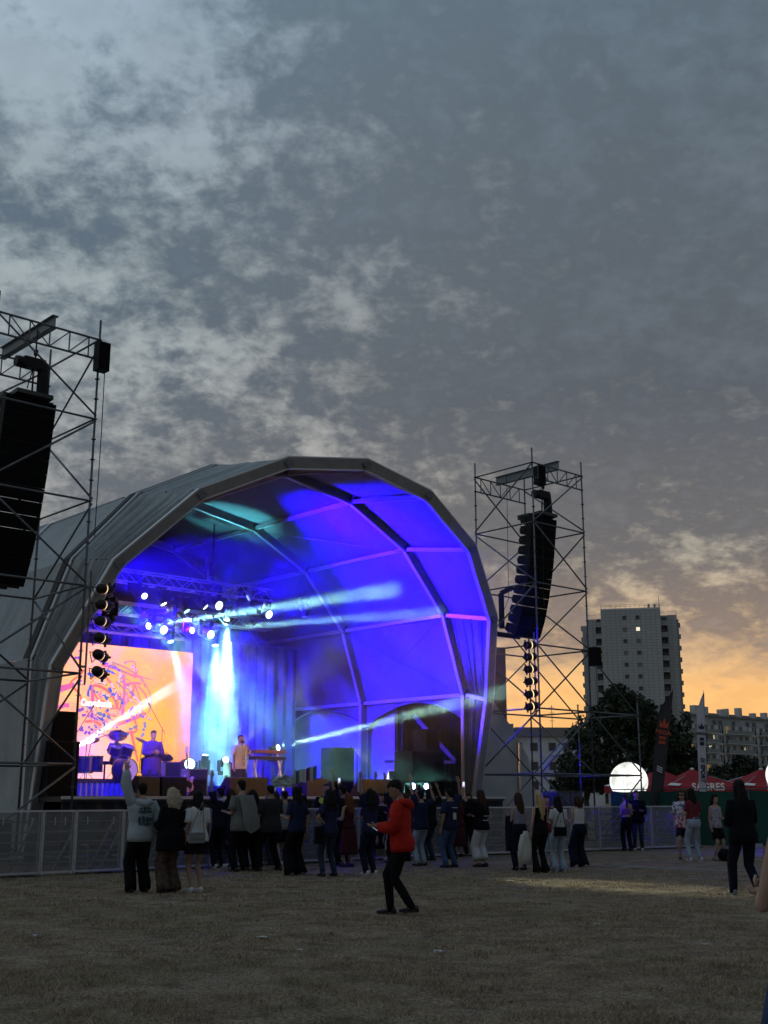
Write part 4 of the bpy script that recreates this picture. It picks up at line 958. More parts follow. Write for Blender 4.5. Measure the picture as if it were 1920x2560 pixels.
parasol('red parasol with large white lettering right of the black feather flag', (14.80, 58, 0), 6)
parasol('red parasol partly cut by the right picture edge', (18.1, 58, 0), 10)
def feather_flag(label, base, top, w_, clothm, printm, words, foot, extra):
    t = thing('feather_flag', label, 'feather flag', base, 0, 'feather flags'); b = Vector((0, 0, 0)); tp = Vector(top) - Vector(base); L = tp.length; d_ = tp.normalized(); sx = Vector((-1, 0, 0))
    m = MB(); m.tube([(0, .02, 0)] + [d_ * L * .97 * q / 6 + Vector((0, .02, 0)) for q in range(1, 7)], .018, 6); m.obj('pole', BLACKM, t)
    m = MB()
    def fn(i, j):
        y = .32 * (1 - j) / .32 * 0 + .12 + .88 * j; ww = w_ * (1.0 if y < .80 else max(.03, 1 - ((y - .80) / .20) ** 2.2)); bow = .05 * sin(y * 5 + i * 2.0)
        return d_ * (L * y) + sx * (ww * i) + Vector((0, .035 * sin(i * 3 + y * 7) - .01, 0)) + Vector((0, 0, -.10 * i * (1 if y > .9 else 0)))
    m.grid(fn, 6, 40); c_ = m.obj('cloth', clothm, t, True)
    th = math.atan2(d_.x, d_.z)
    RM = Matrix.Rotation(th, 4, 'Y')
    def put(me, y, x_=.5, rot=0): me.transform(Matrix.Translation(d_ * L * y + sx * w_ * x_ + Vector((0, -.075, 0))) @ RM @ Matrix.Rotation(pi / 2, 4, 'X') @ Matrix.Rotation(rot, 4, 'Z')); return link('print', me, t)
    cw = w_ * .66; m = MB(); pts = [(-.5, 0), (.5, 0), (.62, .9), (.26, .45), (.02, 1.25), (-.24, .45), (-.62, .9)]
    m.add([(x * cw, y * cw, 0) for x, y in pts], [tuple(range(7))]); me = m.mesh('crown_print', printm[0]); put(me, .735)
    me = text_mesh(words[0], w_ * .46, printm[1], .006, .002); put(me, .705)
    m = MB(); m.add([(-cw * .42, -.13, 0), (cw * .42, -.13, 0), (cw * .42, .13, 0), (-cw * .42, .13, 0)], [(0, 1, 2, 3)]); put(m.mesh('print_block', printm[0]), .655)
    me = text_mesh(words[1], w_ * .26, clothm, .004, .002); me.transform(Matrix.Translation((0, 0, .01))); put(me, .655)
    me = text_mesh(foot, w_ * (.74 if extra else .6), printm[2], .010, .002); put(me, .47, .5, -pi / 2)
    return t
CHAR = mat('charcoal_flag', (.045, .04, .042), .8); LIL = mat('white_flag', (.62, .60, .66), .8, trans=.3); ORG = mat('orange_print', (.62, .10, .04), .8); NAVYP = mat('navy_print', (.03, .03, .06), .8)
feather_flag('charcoal feather flag with an orange crown leaning to the right', (9.04, 40.5, 0), (9.98, 41, 5.22), .42, CHAR, (ORG, ORG, WHT), ('MEGA', 'HITS'), '///', False)
feather_flag('white feather flag with a dark crown and upright dark lettering', (10.86, 41, 0), (11.03, 41, 5.17), .27, LIL, (NAVYP, NAVYP, NAVYP), ('MEGA', 'HITS'), '/// SPORT', True)
GREENM = mat('green_mesh', (.015, .075, .055), .8, var=.25, vscale=1.5, trans=.35)
gf = thing('mesh_fence', 'site fence covered with dark green netting behind the crowd barrier', 'fence', (0, 0, 0))
fp = [(8.05, 43.0), (8.9, 41.6), (9.7, 39.4), (11.6, 38.6), (13.4, 38.4), (15.2, 38.2), (17.0, 38.1)]
for q in range(len(fp) - 1):
    a = Vector((*fp[q], 0)); b = Vector((*fp[q + 1], 0)); nn = (b - a).normalized().cross(Vector((0, 0, 1)))
    m = MB(); m.grid(lambda i, j: a.lerp(b, i) + Vector((0, 0, .04 + 1.72 * j - .05 * sin(pi * i) * j)) + nn * (.04 * noise.noise(Vector((i * 3 + q * 7, j * 2, 1))) + .06 * sin(pi * i) * j), 14, 6); m.obj('netting', GREENM, gf, True)
    m = MB(); m.tube([a + Vector((0, 0, 0)), a + Vector((0, 0, 1.86))], .022, 6); m.obj('post', STEEL, gf)
    m = MB(); m.tube([a + Vector((0, 0, 1.80)), b + Vector((0, 0, 1.80))], .018, 5); m.obj('rail', STEEL, gf)
    m = MB(); m.box(a + Vector((0, 0, .06)), (.6, .24, .12)); m.obj('foot_block', RENDD, gf)

# ------------------------------------------------------------------ crowd barrier
def sheet_mat():
    m_ = bpy.data.materials.new('perforated_sheet'); m_.use_nodes = True; T = NT(m_.node_tree); T.n.clear()
    o = T.node('ShaderNodeTexCoord').outputs['Object']; b = T.node('ShaderNodeBsdfPrincipled', i_Roughness=.5, i_Metallic=.5)
    T.l.new(T.ramp(T.noise(o, 3, 4, .6), [(.3, (.22, .22, .225)), (.7, (.34, .34, .345))]), b.inputs['Base Color'])
    tr = T.node('ShaderNodeBsdfTransparent'); mx = T.node('ShaderNodeMixShader', i_Fac=.52); T.l.new(b.outputs[0], mx.inputs[1]); T.l.new(tr.outputs[0], mx.inputs[2])
    out = T.node('ShaderNodeOutputMaterial'); T.l.new(mx.outputs[0], out.inputs[0]); return m_
SHEET = sheet_mat(); BARR = mat('barrier_aluminium', (.62, .62, .63), .4, .4, var=.12)
def barrier(label, a, b, gate=False):
    """a, b: ground points of the panel ends; its front faces the field"""
    a = Vector(a); b = Vector(b); L = (b - a).length - .03; ang = math.atan2((b - a).y, (b - a).x)
    t = thing('crowd_barrier', label, 'crowd barrier', a, ang, 'crowd barrier panels along the pit'); H_ = 1.24; e = .03
    for x_ in (e, L - e):
        m = MB(); m.box((x_, 0, H_ / 2 + .02), (.055, .05, H_)); m.obj('upright', BARR, t)
    m = MB(); m.box((L / 2, 0, H_ + .02), (L, .09, .035)); m.obj('top_rail', BARR, t)
    m = MB(); m.box((L / 2, 0, .06), (L - .12, .04, .05)); m.obj('bottom_rail', BARR, t)
    for q in range(5):
        m = MB(); m.box((L / 2, .05, .25 + .20 * q), (L - .06, .02, .035)); m.obj('slat', BARR, t)
    m = MB(); m.box((L / 2, -.034, H_ / 2 + .04), (L - .05, .006, H_ - .09)); m.obj('perforated_sheet', SHEET, t)
    if not gate:
        for x_ in (.12, L - .12):
            m = MB(); m.bar((x_, .06, 1.12), (x_, 1.05, .06), .04); m.obj('rear_strut', ALU, t)
        m = MB(); m.box((L / 2, .42, .035), (L - .08, 1.28, .012)); m.obj('tread_plate', STEEL, t)
        m = MB(); m.box((L / 2, .55, .32), (L - .3, .35, .03)); m.obj('step', ALU, t)
    m = MB(); m.box((.24, -.042, 1.06), (.02, .012, .16)); m.box((L - .24, -.042, 1.06), (.02, .012, .16)); m.obj('handle', ALU, t)
    return t
bp_ = [W(8.2, 22.85, 0)]
uu = 8.2
steps = [1.12, 1.12, 1.12, .74, 1.12] + [1.12] * 9
for s_ in steps: uu += s_; bp_.append(W(uu, 22.95 + .012 * (uu - 8), 0))
p_ = bp_[-1]; dd = (W(29.0, 22.45, 0) - p_).normalized()
for q in range(4): bp_.append(bp_[-1] + dd * 1.12)
dd = (W(35.0, 21.75, 0) - bp_[-1]).normalized()
for q in range(5): bp_.append(bp_[-1] + dd * 1.12)
ordn = ['first', 'second', 'third', 'fourth', 'fifth', 'sixth', 'seventh', 'eighth', 'ninth', 'tenth', 'eleventh', 'twelfth', 'thirteenth', 'fourteenth', 'fifteenth', 'sixteenth', 'seventeenth', 'eighteenth', 'nineteenth', 'twentieth', 'twenty-first', 'twenty-second', 'twenty-third']
for q in range(len(bp_) - 1):
    lab = 'narrow barrier gate below the left tower pole' if q == 3 else ordn[q] + ' aluminium barrier panel counted from the left end of the row'
    barrier(lab, bp_[q], bp_[q + 1], q == 3)
# ------------------------------------------------------------------ people
SKIN = [mat('skin_light', (.40, .25, .18), .6, var=.08), mat('skin_tan', (.28, .165, .11), .6, var=.08), mat('skin_brown', (.16, .09, .06), .6, var=.08)]
EYEM = mat('eye_dark', (.02, .015, .012), .3); LIPM = mat('lip', (.25, .09, .08), .5)
HAIRC = dict(black=mat('black_hair', (.012, .010, .010), .75, spec=.15, var=.3, vscale=30), brown=mat('brown_hair', (.045, .025, .015), .75, spec=.15, var=.35, vscale=30), auburn=mat('auburn_hair', (.13, .045, .02), .75, spec=.15, var=.35, vscale=30),
             blonde=mat('blonde_hair', (.42, .30, .16), .75, spec=.15, var=.3, vscale=30), ash=mat('ash_blonde_hair', (.40, .32, .24), .75, spec=.15, var=.35, vscale=30), light=mat('light_brown_hair', (.20, .11, .06), .75, spec=.15, var=.3, vscale=30))
CL = {}
def cloth(name, col, var=.12, vs=3, col2=None):
    return mat('cloth_' + name, col, .9, spec=.12, var=var, vscale=vs, bump=.004, bscale=22, col2=col2)
def srand(seed): return random.Random(seed)
BODIES = []
def ik(a, c, l1, l2, pole):
    """middle joint of a two bone chain"""
    a = Vector(a); c = Vector(c); d_ = c - a; L = min(d_.length, (l1 + l2) * .999); d_.normalize()
    x = (l1 * l1 - l2 * l2 + L * L) / (2 * L); h = math.sqrt(max(0, l1 * l1 - x * x)); p = Vector(pole); p = (p - d_ * p.dot(d_))
    p = p.normalized() if p.length > 1e-4 else Vector((0, 1, 0)); return a + d_ * x + p * h
def ell(c, rx, ry, n=14, tw=0.0, sq=2.3):
    """super-ellipse ring, flatter front and back than a circle"""
    out = []
    for j in range(n):
        a = 2 * pi * j / n; ca, sa = cos(a), sin(a)
        out.append(Vector((c[0] + rx * math.copysign(abs(ca) ** (2 / sq), ca), c[1] + ry * math.copysign(abs(sa) ** (2 / sq), sa), c[2])))
    return out
def head_rings(c, s_, tilt, yaw, grow=1.0, n=16):
    M_ = Matrix.Translation(c) @ Matrix.Rotation(yaw, 4, 'Z') @ Matrix.Rotation(tilt, 4, 'X')
    T_ = [(-.112, .030, .070, .010), (-.100, .046, .086, .030), (-.075, .058, .092, .055), (-.045, .066, .094, .078), (-.012, .072, .095, .092), (.020, .0745, .093, .100), (.050, .0745, .090, .102), (.078, .068, .080, .094), (.100, .054, .060, .074), (.115, .032, .034, .044), (.120, .008, .008, .012)]
    rings = []
    for z, w_, yf, yb in T_:
        rg = []
        for j in range(n):
            a = 2 * pi * j / n; x = w_ * cos(a); y = (yf if sin(a) > 0 else yb) * sin(a)
            if grow == 1.0 and sin(a) > .95:                                  # nose ridge, brow, lips
                if -.05 < z < -.02: y += .020
                elif -.02 <= z < .015: y += .010
                elif -.08 < z <= -.05: y += .004
            if grow == 1.0 and .80 < sin(a) < .95 and -.02 < z < .03: y -= .007
            rg.append(M_ @ (Vector((x, y, z)) * s_ * grow))
        rings.append(rg)
    return rings, M_
def add_hand(m, wr, d_, palm_n, s_, curl=.35, spread=.18):
    """palm and five tapered, bent fingers; d_ = direction of the hand, palm_n = palm normal"""
    d_ = Vector(d_).normalized(); pn = Vector(palm_n); pn = (pn - d_ * pn.dot(d_)); pn = pn.normalized() if pn.length > 1e-3 else d_.orthogonal().normalized(); sd = d_.cross(pn)
    P0 = Vector(wr)
    rg = []
    for t, w_, th in ((-.01, .026, .020), (.02, .034, .017), (.06, .041, .015), (.088, .040, .012)):
        c = P0 + d_ * t * s_; rg.append([c + sd * w_ * s_ * cos(2 * pi * j / 8) + pn * th * s_ * sin(2 * pi * j / 8) for j in range(8)])
    m.loft(rg)
    for q, (o, L) in enumerate(((-.030, .066), (-.010, .078), (.011, .072), (.031, .056))):
        fd = (d_ + sd * spread * (o / .03) * .6).normalized(); b = P0 + d_ * .082 * s_ + sd * o * s_
        k1 = b + fd * L * .45 * s_; f2 = (fd + pn * curl).normalized(); k2 = k1 + f2 * L * .32 * s_; f3 = (f2 + pn * curl).normalized(); k3 = k2 + f3 * L * .25 * s_
        m.tube([b, k1, k2, k3], [.0098 * s_, .0092 * s_, .0082 * s_, .0062 * s_], 6)
    b = P0 + d_ * .03 * s_ - sd * .034 * s_; t1 = (d_ * .6 - sd * .75 + pn * .25).normalized(); k1 = b + t1 * .036 * s_; t2 = (d_ * .9 - sd * .3 + pn * .3).normalized()
    m.tube([b, k1, k1 + t2 * .03 * s_], [.0125 * s_, .011 * s_, .008 * s_], 6)

ARMS = {  # upper arm and forearm directions for the right side (x out, y forward, z up), palm normal
    'down': ((.16, -.05, -1), (.02, .18, -1), (-1, 0, 0)), 'loose': ((.26, -.12, -1), (.05, .30, -1), (-1, 0, 0)),
    'hip': ((.75, -.30, -.85), (-.85, .15, -.55), (0, .5, -1)), 'cross': ((.15, .25, -1), (-.75, .65, .12), (0, -1, .3)),
    'front': ((.12, .12, -1), (-.30, 1, .12), (0, 0, 1)), 'chest': ((.30, .12, -1), (-.75, .70, .55), (0, -1, 0)),
    'up': ((.30, .22, 1), (-.05, .12, 1), (0, 1, 0)), 'upbent': ((.85, .15, .35), (-.25, .25, 1), (0, 1, 0)), 'high': ((.12, .30, 1), (.05, .02, 1), (0, 1, 0)),
    'phone': ((.40, .55, .25), (-.45, .55, .85), (0, -1, 0)), 'mouth': ((.65, .25, -.85), (-.80, .35, .95), (-.4, -.6, 0)), 'point': ((.40, .10, .75), (.05, .15, 1), (0, 1, 0)), 'back': ((.20, -.35, -1), (.05, -.12, -1), (-1, 0, 0)), 'bag': ((.22, .02, -1), (-.05, .55, -.75), (-1, 0, 0)),
    'pocket': ((.35, -.25, -1), (-.25, .30, -.85), (-1, 0, 0)), 'wave': ((.75, .2, .7), (-.15, .05, 1), (0, 1, 0)), 'hold': ((.30, .05, -1), (-.35, .75, -.10), (0, 0, 1)), 'side': ((.42, -.02, -1), (.10, .12, -1), (-1, 0, 0)), 'drum': ((.45, .25, -.8), (-.2, 1, -.1), (0, 0, -1))}
def person(label, loc, heading, H, sex='f', top=None, bottom=None, hair=('long', 'brown'), shoes=None, arms=('down', 'down'), skin=0, head=(0, 0), stance=.11, step=0.0, lean=0.0, group=None, seated=False, seed=None, wide=1.0, extra=None, z0=0.0, zoff=None):
    sd = len(BODIES) * 7 + 3 if seed is None else seed; rd = srand(sd); s_ = H / 1.75; fem = sex == 'f'
    t = thing('person', label, 'person', (loc[0], loc[1], z0 if len(loc) < 3 else loc[2]), R(heading), group)
    S = lambda x, y, z: Vector((x * s_, y * s_, z * s_))
    hipz = .93 if not seated else .62; sw = (.165 if fem else .195) * wide; LN = R(lean)
    def up(p):                                               # lean of the trunk about the hips
        p = Vector(p); p = p - S(0, 0, hipz); p = Matrix.Rotation(-LN, 3, 'X') @ p; return p + S(0, 0, hipz)
    if seated: tz = lambda z: z - .31
    else: tz = lambda z: z
    tr = [(.84, .16, .11, -.01), (.93, .172 if fem else .165, .125, -.01), (1.02, .145 if fem else .150, .108, 0), (1.10, .125 if fem else .142, .098, .005), (1.20, .142 if fem else .160, .108, .008), (1.30, .158 if fem else .178, .115, .005), (1.38, sw * .95, .108, 0), (1.435, sw * .82, .090, -.008), (1.475, .085, .072, -.012), (1.51, .056, .058, -.008), (1.565, .052, .056, .004)]
    tr = [(tz(z), x * wide, y * (1 + (wide - 1) * .8), o) for z, x, y, o in tr]
    core = MB()
    core.loft([[up(S(p.x, p.y, p.z)) for p in ell((0, o, z), rx, ry)] for z, rx, ry, o in tr])
    J = {}
    hands = MB(); flesh = MB()
    for si, sx in ((0, 1), (1, -1)):                        # arms: index 0 = the person's right is +x here mirrored below
        ua, fa, pn = ARMS[arms[si]]; ua = Vector((ua[0] * sx, ua[1], ua[2])).normalized(); fa = Vector((fa[0] * sx, fa[1], fa[2])).normalized(); pn = Vector((pn[0] * sx, pn[1], pn[2]))
        jit = Vector((rd.uniform(-.06, .06), rd.uniform(-.06, .06), rd.uniform(-.04, .04))); fa = (fa + jit).normalized()
        lift = max(0, ua.z) * .05
        sh = up(S(sx * sw * .93, -.005, tz(1.405) + lift)); el = sh + ua * .295 * s_; wr = el + fa * .255 * s_
        J[si] = (sh, el, wr, fa, pn); k_ = .88 if fem else 1.0
        core.tube([up(S(sx * sw * .5, 0, tz(1.39))), sh, sh.lerp(el, .35), sh.lerp(el, .75), el, el.lerp(wr, .3), el.lerp(wr, .8), wr, wr + fa * .01 * s_], [.06 * k_ * s_, .055 * k_ * s_, .047 * k_ * s_, .041 * k_ * s_, .037 * k_ * s_, .039 * k_ * s_, .029 * k_ * s_, .025 * k_ * s_, .022 * k_ * s_], 9)
        add_hand(hands, wr, fa, pn, s_ * (.93 if fem else 1.05), .25 if arms[si] in ('up', 'high', 'wave', 'point') else .55)
    legs = []
    for si, sx in ((0, 1), (1, -1)):
        hp = S(sx * .088 * wide, -.01, hipz - .03); fy = step * sx; lift = 0
        if seated: an = S(sx * (.16 + stance), .42, .10); kn = ik(hp, an, .44 * s_, .43 * s_, (sx * .3, 1, .8))
        else:
            an = S(sx * stance + (zoff or 0), fy * .5, .085 + (.10 * abs(step) if (fy < 0 and step) else 0)); kn = ik(hp, an, .445 * s_, .43 * s_, (0, 1, 0))
        legs.append((hp, kn, an, fy)); k_ = (.95 if fem else 1.0)
        core.tube([hp + S(0, 0, .05), hp.lerp(kn, .15), hp.lerp(kn, .5), hp.lerp(kn, .9), kn, kn.lerp(an, .3), kn.lerp(an, .75), an, an - S(0, 0, .05)], [.082 * k_ * s_, .085 * k_ * s_, .070 * k_ * s_, .055 * k_ * s_, .052 * k_ * s_, .054 * k_ * s_, .038 * k_ * s_, .034 * k_ * s_, .034 * k_ * s_], 10)
        core.tube([an + S(0, -.045, -.045), an + S(0, .03, -.045), an + S(0, .13, -.06), an + S(0, .165, -.066)], [.036 * s_, .040 * s_, .036 * s_, .02 * s_], 8)
    hc = up(S(0, .022, tz(1.635))); hyaw, htilt = R(head[0]), R(-head[1]); hc = hc + Vector((-sin(hyaw) * 0, max(0, -htilt) * .05 * s_, 0))
    hr_, HM = head_rings(hc, s_ * (1.0 if fem else 1.03), htilt, hyaw)
    flesh.loft(hr_)
    hs = s_ * (1.0 if fem else 1.03)
    for sx in (-1, 1): flesh.ball(HM @ (Vector((sx * .076, -.005, -.01)) * hs), .021 * hs, 8, 5, (.45, .75, 1.25))
    flesh.loft([[HM @ (Vector((w_ * cos(2 * pi * j / 8), y + w_ * .5 * sin(2 * pi * j / 8), z)) * hs) for j in range(8)] for w_, y, z in ((.010, .085, .012), (.013, .095, -.012), (.016, .104, -.034), (.010, .092, -.046))])
    flesh.mi = 1
    for sx in (-1, 1): flesh.ball(HM @ (Vector((sx * .030, .084, .008)) * hs), .011 * hs, 7, 5, (1.25, .6, .75))
    flesh.mi = 2; flesh.ball(HM @ (Vector((0, .090, -.068)) * hs), .02 * hs, 8, 5, (1.1, .4, .32)); flesh.mi = 0
    bo = core.obj('body', SKIN[skin], t, True); rm = bo.modifiers.new('r', 'REMESH'); rm.mode = 'VOXEL'; rm.voxel_size = .0155 * s_
    BODIES.append((bo, hands, flesh, SKIN[skin]))
    wr_amp = .010 * s_
    def wrinkle(m, amp=None, fr=9.0):
        amp = amp or wr_amp; o = Vector((sd * 1.7, sd * .3, 0))
        m.v = [tuple(Vector(p) + Vector((noise.noise(Vector(p) * fr + o), noise.noise(Vector(p) * fr + o + Vector((31, 0, 0))), .3 * noise.noise(Vector(p) * fr + o + Vector((0, 17, 0))))) * amp) for p in m.v]
        return m
    # ---- clothing
    def torso_rings(zlo, zhi, ease, flare=0.0, n=18):
        zs = [zlo]; z = zlo
        while z < zhi - .05: z += .055; zs.append(min(z, zhi))
        if zs[-1] < zhi: zs.append(zhi)
        out = []
        for z in zs:
            for (z0_, x0, y0, o0), (z1_, x1, y1, o1) in zip(tr, tr[1:]):
                if z0_ <= z <= z1_ or (z < tr[0][0] and z0_ == tr[0][0]) :
                    f_ = min(1, max(0, (z - z0_) / (z1_ - z0_))); break
            e_ = ease + flare * max(0, (tz(1.35) - z)) ; 
            if z > tz(1.40): e_ = min(e_, .018)
            rx, ry, oo = x0 + (x1 - x0) * f_ + e_, y0 + (y1 - y0) * f_ + e_, o0 + (o1 - o0) * f_
            out.append([up(S(p.x, p.y, p.z)) for p in ell((0, oo, z), rx, ry, n)])
        return out
    if top:
        kind, cm = top[0], top[1]; m = MB()
        P = dict(tee=(.84, 1.475, .022, .03, .55), long=(.82, 1.48, .024, .03, 1.0), hoodie=(.82, 1.485, .034, .045, 1.0), jacket=(.80, 1.48, .040, .04, 1.0), tank=(.86, 1.40, .012, .02, 0), crop=(1.03, 1.42, .012, .02, 0), croptee=(1.02, 1.475, .02, .02, .45), band=(1.12, 1.29, .010, 0, 0), loose=(.70, 1.485, .05, .09, .8), tunic=(.55, 1.48, .035, .07, 1.0), shirt=(.78, 1.48, .035, .05, .62), top=(.92, 1.43, .010, .01, 0), vest=(.88, 1.46, .035, .02, 0))[kind]
        zlo, zhi, ease, flare, sl = P
        m.loft(torso_rings(tz(zlo) if not seated else max(tz(zlo), hipz - .1), tz(zhi), ease, flare), True)
        if sl > 0:
            for si, sx in ((0, 1), (1, -1)):
                sh, el, wr, fa, pn = J[si]; inn = up(S(sx * sw * .45, 0, tz(1.385))); e_ = ease + .010
                pts = [inn, sh, sh.lerp(el, .5)]; rr = [.072, .066 + e_ * .5, .056 + e_ * .7]
                if sl <= .62: pts.append(sh.lerp(el, .5 + sl * .42)); rr.append(.056 + e_)
                else: pts += [sh.lerp(el, .9), el.lerp(wr, .15), el.lerp(wr, .6), el.lerp(wr, .95)]; rr += [.050 + e_, .048 + e_, .040 + e_ * .9, .032 + e_ * .5]
                m.tube(pts, [r_ * s_ * (.92 if fem else 1) for r_ in rr], 10)
        wrinkle(m, .012 * s_ if kind in ('hoodie', 'loose', 'jacket', 'shirt') else .008 * s_)
        to = m.obj({'tee': 't_shirt', 'long': 'long_sleeve_top', 'hoodie': 'hoodie', 'jacket': 'jacket', 'tank': 'tank_top', 'crop': 'crop_top', 'croptee': 'cropped_shirt', 'band': 'bandeau_top', 'loose': 'loose_top', 'tunic': 'long_shirt', 'shirt': 'shirt', 'top': 'strap_top', 'vest': 'safety_vest'}[kind], cm, t, True)
        if kind in ('tank', 'crop', 'top'):
            for sx in (-1, 1):
                m = MB(); m.tube([up(S(sx * .085, .085, tz(1.36))), up(S(sx * .085, .03, tz(1.455))), up(S(sx * .08, -.07, tz(1.45))), up(S(sx * .075, -.105, tz(1.34)))], .011 * s_, 5); m.obj('shoulder_strap', cm, to)
        if kind == 'hoodie':
            m = MB(); m.tube([up(S(.12, -.02, tz(1.47))), up(S(.09, -.10, tz(1.45))), up(S(0, -.135, tz(1.42))), up(S(-.09, -.10, tz(1.45))), up(S(-.12, -.02, tz(1.47)))], [(.04 * s_, .05 * s_), (.055 * s_, .065 * s_), (.06 * s_, .08 * s_), (.055 * s_, .065 * s_), (.04 * s_, .05 * s_)], 8); wrinkle(m); m.obj('hood', cm, to, True)
            m = MB(); rgs = torso_rings(tz(zlo) - .012, tz(zlo) + .05, ease + .004); m.loft(rgs); m.obj('hem_band', cm, to, True)
        if len(top) > 2:                                     # print on the back or front: flat flecks of lettering
            col2, where = top[2], top[3]; sg = -1 if where == 'back' else 1; m = MB(); pr = srand(sd + 5)
            rows = top[4] if len(top) > 4 else [(1.30, .16, .03, 7), (1.22, .2, .02, 8)]
            for z, w_, h_, n_ in rows:
                for q in range(n_):
                    x = (-.5 + (q + .5) / n_) * w_; hh = h_ * pr.uniform(.6, 1.2); ww = w_ / n_ * pr.uniform(.55, 1.0)
                    # ring surface at this x
                    for (z0_, x0, y0, o0), (z1_, x1, y1, o1) in zip(tr, tr[1:]):
                        if z0_ <= tz(z) <= z1_: break
                    f_ = (tz(z) - z0_) / (z1_ - z0_); e_ = P[2] + P[3] * max(0, tz(1.35) - tz(z)); rx = x0 + (x1 - x0) * f_ + e_; ry = y0 + (y1 - y0) * f_ + e_
                    yy = sg * (ry * max(.05, 1 - abs(x / rx) ** 2.3) ** (1 / 2.3) + .014)
                    m.add([up(S(x - ww / 2, yy, tz(z) - hh / 2)), up(S(x + ww / 2, yy, tz(z) - hh / 2 + pr.uniform(-.4, .4) * hh)), up(S(x + ww / 2, yy, tz(z) + hh / 2)), up(S(x - ww / 2, yy, tz(z) + hh / 2 + pr.uniform(-.3, .3) * hh))], [(0, 1, 2, 3)])
            m.obj('shirt_print', col2, to)
    if bottom:
        kind, cm = bottom[0], bottom[1]; m = MB(); zt_ = bottom[2] if len(bottom) > 2 else 1.0
        LEG = dict(slim=(.092, .080, .062, .058, .050), straight=(.098, .088, .072, .070, .066), baggy=(.108, .105, .098, .098, .095), wide=(.105, .110, .115, .128, .140), flare=(.098, .085, .064, .085, .110), cropwide=(.105, .108, .110, .118, .122), jeans=(.098, .086, .068, .066, .062))
        if kind in LEG or kind == 'shorts':
            m.loft([[S(p.x, p.y, p.z) for p in ell((0, -.01, z), rx * wide, ry * wide, 16)] for z, rx, ry in ((hipz - .13, .165, .115), (hipz - .05, .182, .135), (hipz + .02, .176, .130), (zt_ if not seated else hipz + .06, .152 if fem else .160, .116))])
            for hp, kn, an, fy in legs:
                if kind == 'shorts': m.tube([hp + S(0, 0, .03), hp.lerp(kn, .3), hp.lerp(kn, .62), hp.lerp(kn, .80)], [.09 * s_, .098 * s_, .096 * s_, .098 * s_], 12)
                else:
                    r_ = LEG[kind]; end = .97 if kind != 'cropwide' else .72
                    bot = an - S(0, 0, .045) if kind != 'cropwide' else kn.lerp(an, .80)
                    pts = [hp + S(0, 0, .03), hp.lerp(kn, .35), hp.lerp(kn, .75), kn, kn.lerp(bot, .35), kn.lerp(bot, .75), bot]
                    rr = [r_[0], r_[0], r_[1], r_[1] * .55 + r_[2] * .45, r_[2], r_[3], r_[4]]
                    m.tube(pts, [q * s_ * (.97 if fem else 1) for q in rr], 12)
            wrinkle(m, .011 * s_); m.obj('shorts' if kind == 'shorts' else ('jeans' if kind == 'jeans' else 'trousers'), cm, t, True)
        else:
            zb = {'mini': .66, 'skirt': .50, 'dress': .30, 'maxi': .12}[kind]; fl = {'mini': .03, 'skirt': .07, 'dress': .06, 'maxi': .10}[kind]; n_ = 10; rgs = []
            for q in range(n_ + 1):
                f_ = q / n_; z = zb + (zt_ - zb) * f_; g = (1 - f_)
                rx = (.150 + .04 * min(1, g * 3) + fl * g) * wide; ry = (.112 + .03 * min(1, g * 3) + fl * g) * wide
                rg = ell((0, -.01, z), rx, ry, 24); rgs.append([S(p.x * (1 + .035 * g * sin(11 * math.atan2(p.y, p.x))), p.y * (1 + .035 * g * sin(11 * math.atan2(p.y, p.x))), p.z) for p in rg])
            m.loft(rgs); wrinkle(m, .008 * s_); m.obj('skirt' if kind != 'dress' else 'dress', cm, t, True)
    if shoes:
        for hp, kn, an, fy in legs:
            m = MB(); b = an - S(0, 0, .085) + S(0, 0, .012) if not (fy < 0 and step) else an - S(0, 0, .07)
            rgs = []
            for y, w_, h_ in ((-.075, .026, .06), (-.06, .036, .085), (0, .040, .085), (.06, .043, .062), (.12, .046, .048), (.17, .040, .036), (.195, .022, .022)):
                rgs.append([b + S(w_ * cos(2 * pi * j / 10), y, h_ / 2 + h_ / 2 * sin(2 * pi * j / 10)) for j in range(10)])
            m.loft(rgs); so = m.obj('shoe', shoes, t, True)
            m = MB(); m.loft([[b + S(w_ * cos(2 * pi * j / 10), .06 + .135 * sin(2 * pi * j / 10), z) for j in range(10)] for w_, z in ((.045, -.010), (.047, .014))]); m.obj('sole', shoes, so)
    # ---- hair
    hk, hcol = hair; hm_ = HAIRC[hcol]; m = MB()
    def cap(grow, zmin_front=.045, zmin_back=-.075, nz=.006):
        rr, _ = head_rings(hc, hs, htilt, hyaw, grow); inv = HM.inverted()
        rgs = []
        for rg in rr:
            out = []
            for p in rg:
                l = inv @ p / (hs * grow); lim = zmin_front if l.y > .02 else (zmin_back if l.y < -.03 else (zmin_front + zmin_back) / 2 + .02)
                if l.z < lim:
                    l = Vector((l.x * .86, l.y * .86, lim + .002))
                q = HM @ (l * hs * grow) ; q += Vector((noise.noise(q * 40), noise.noise(q * 40 + Vector((9, 0, 0))), noise.noise(q * 40 + Vector((0, 9, 0))))) * nz; out.append(q)
            rgs.append(out)
        m.loft(rgs)
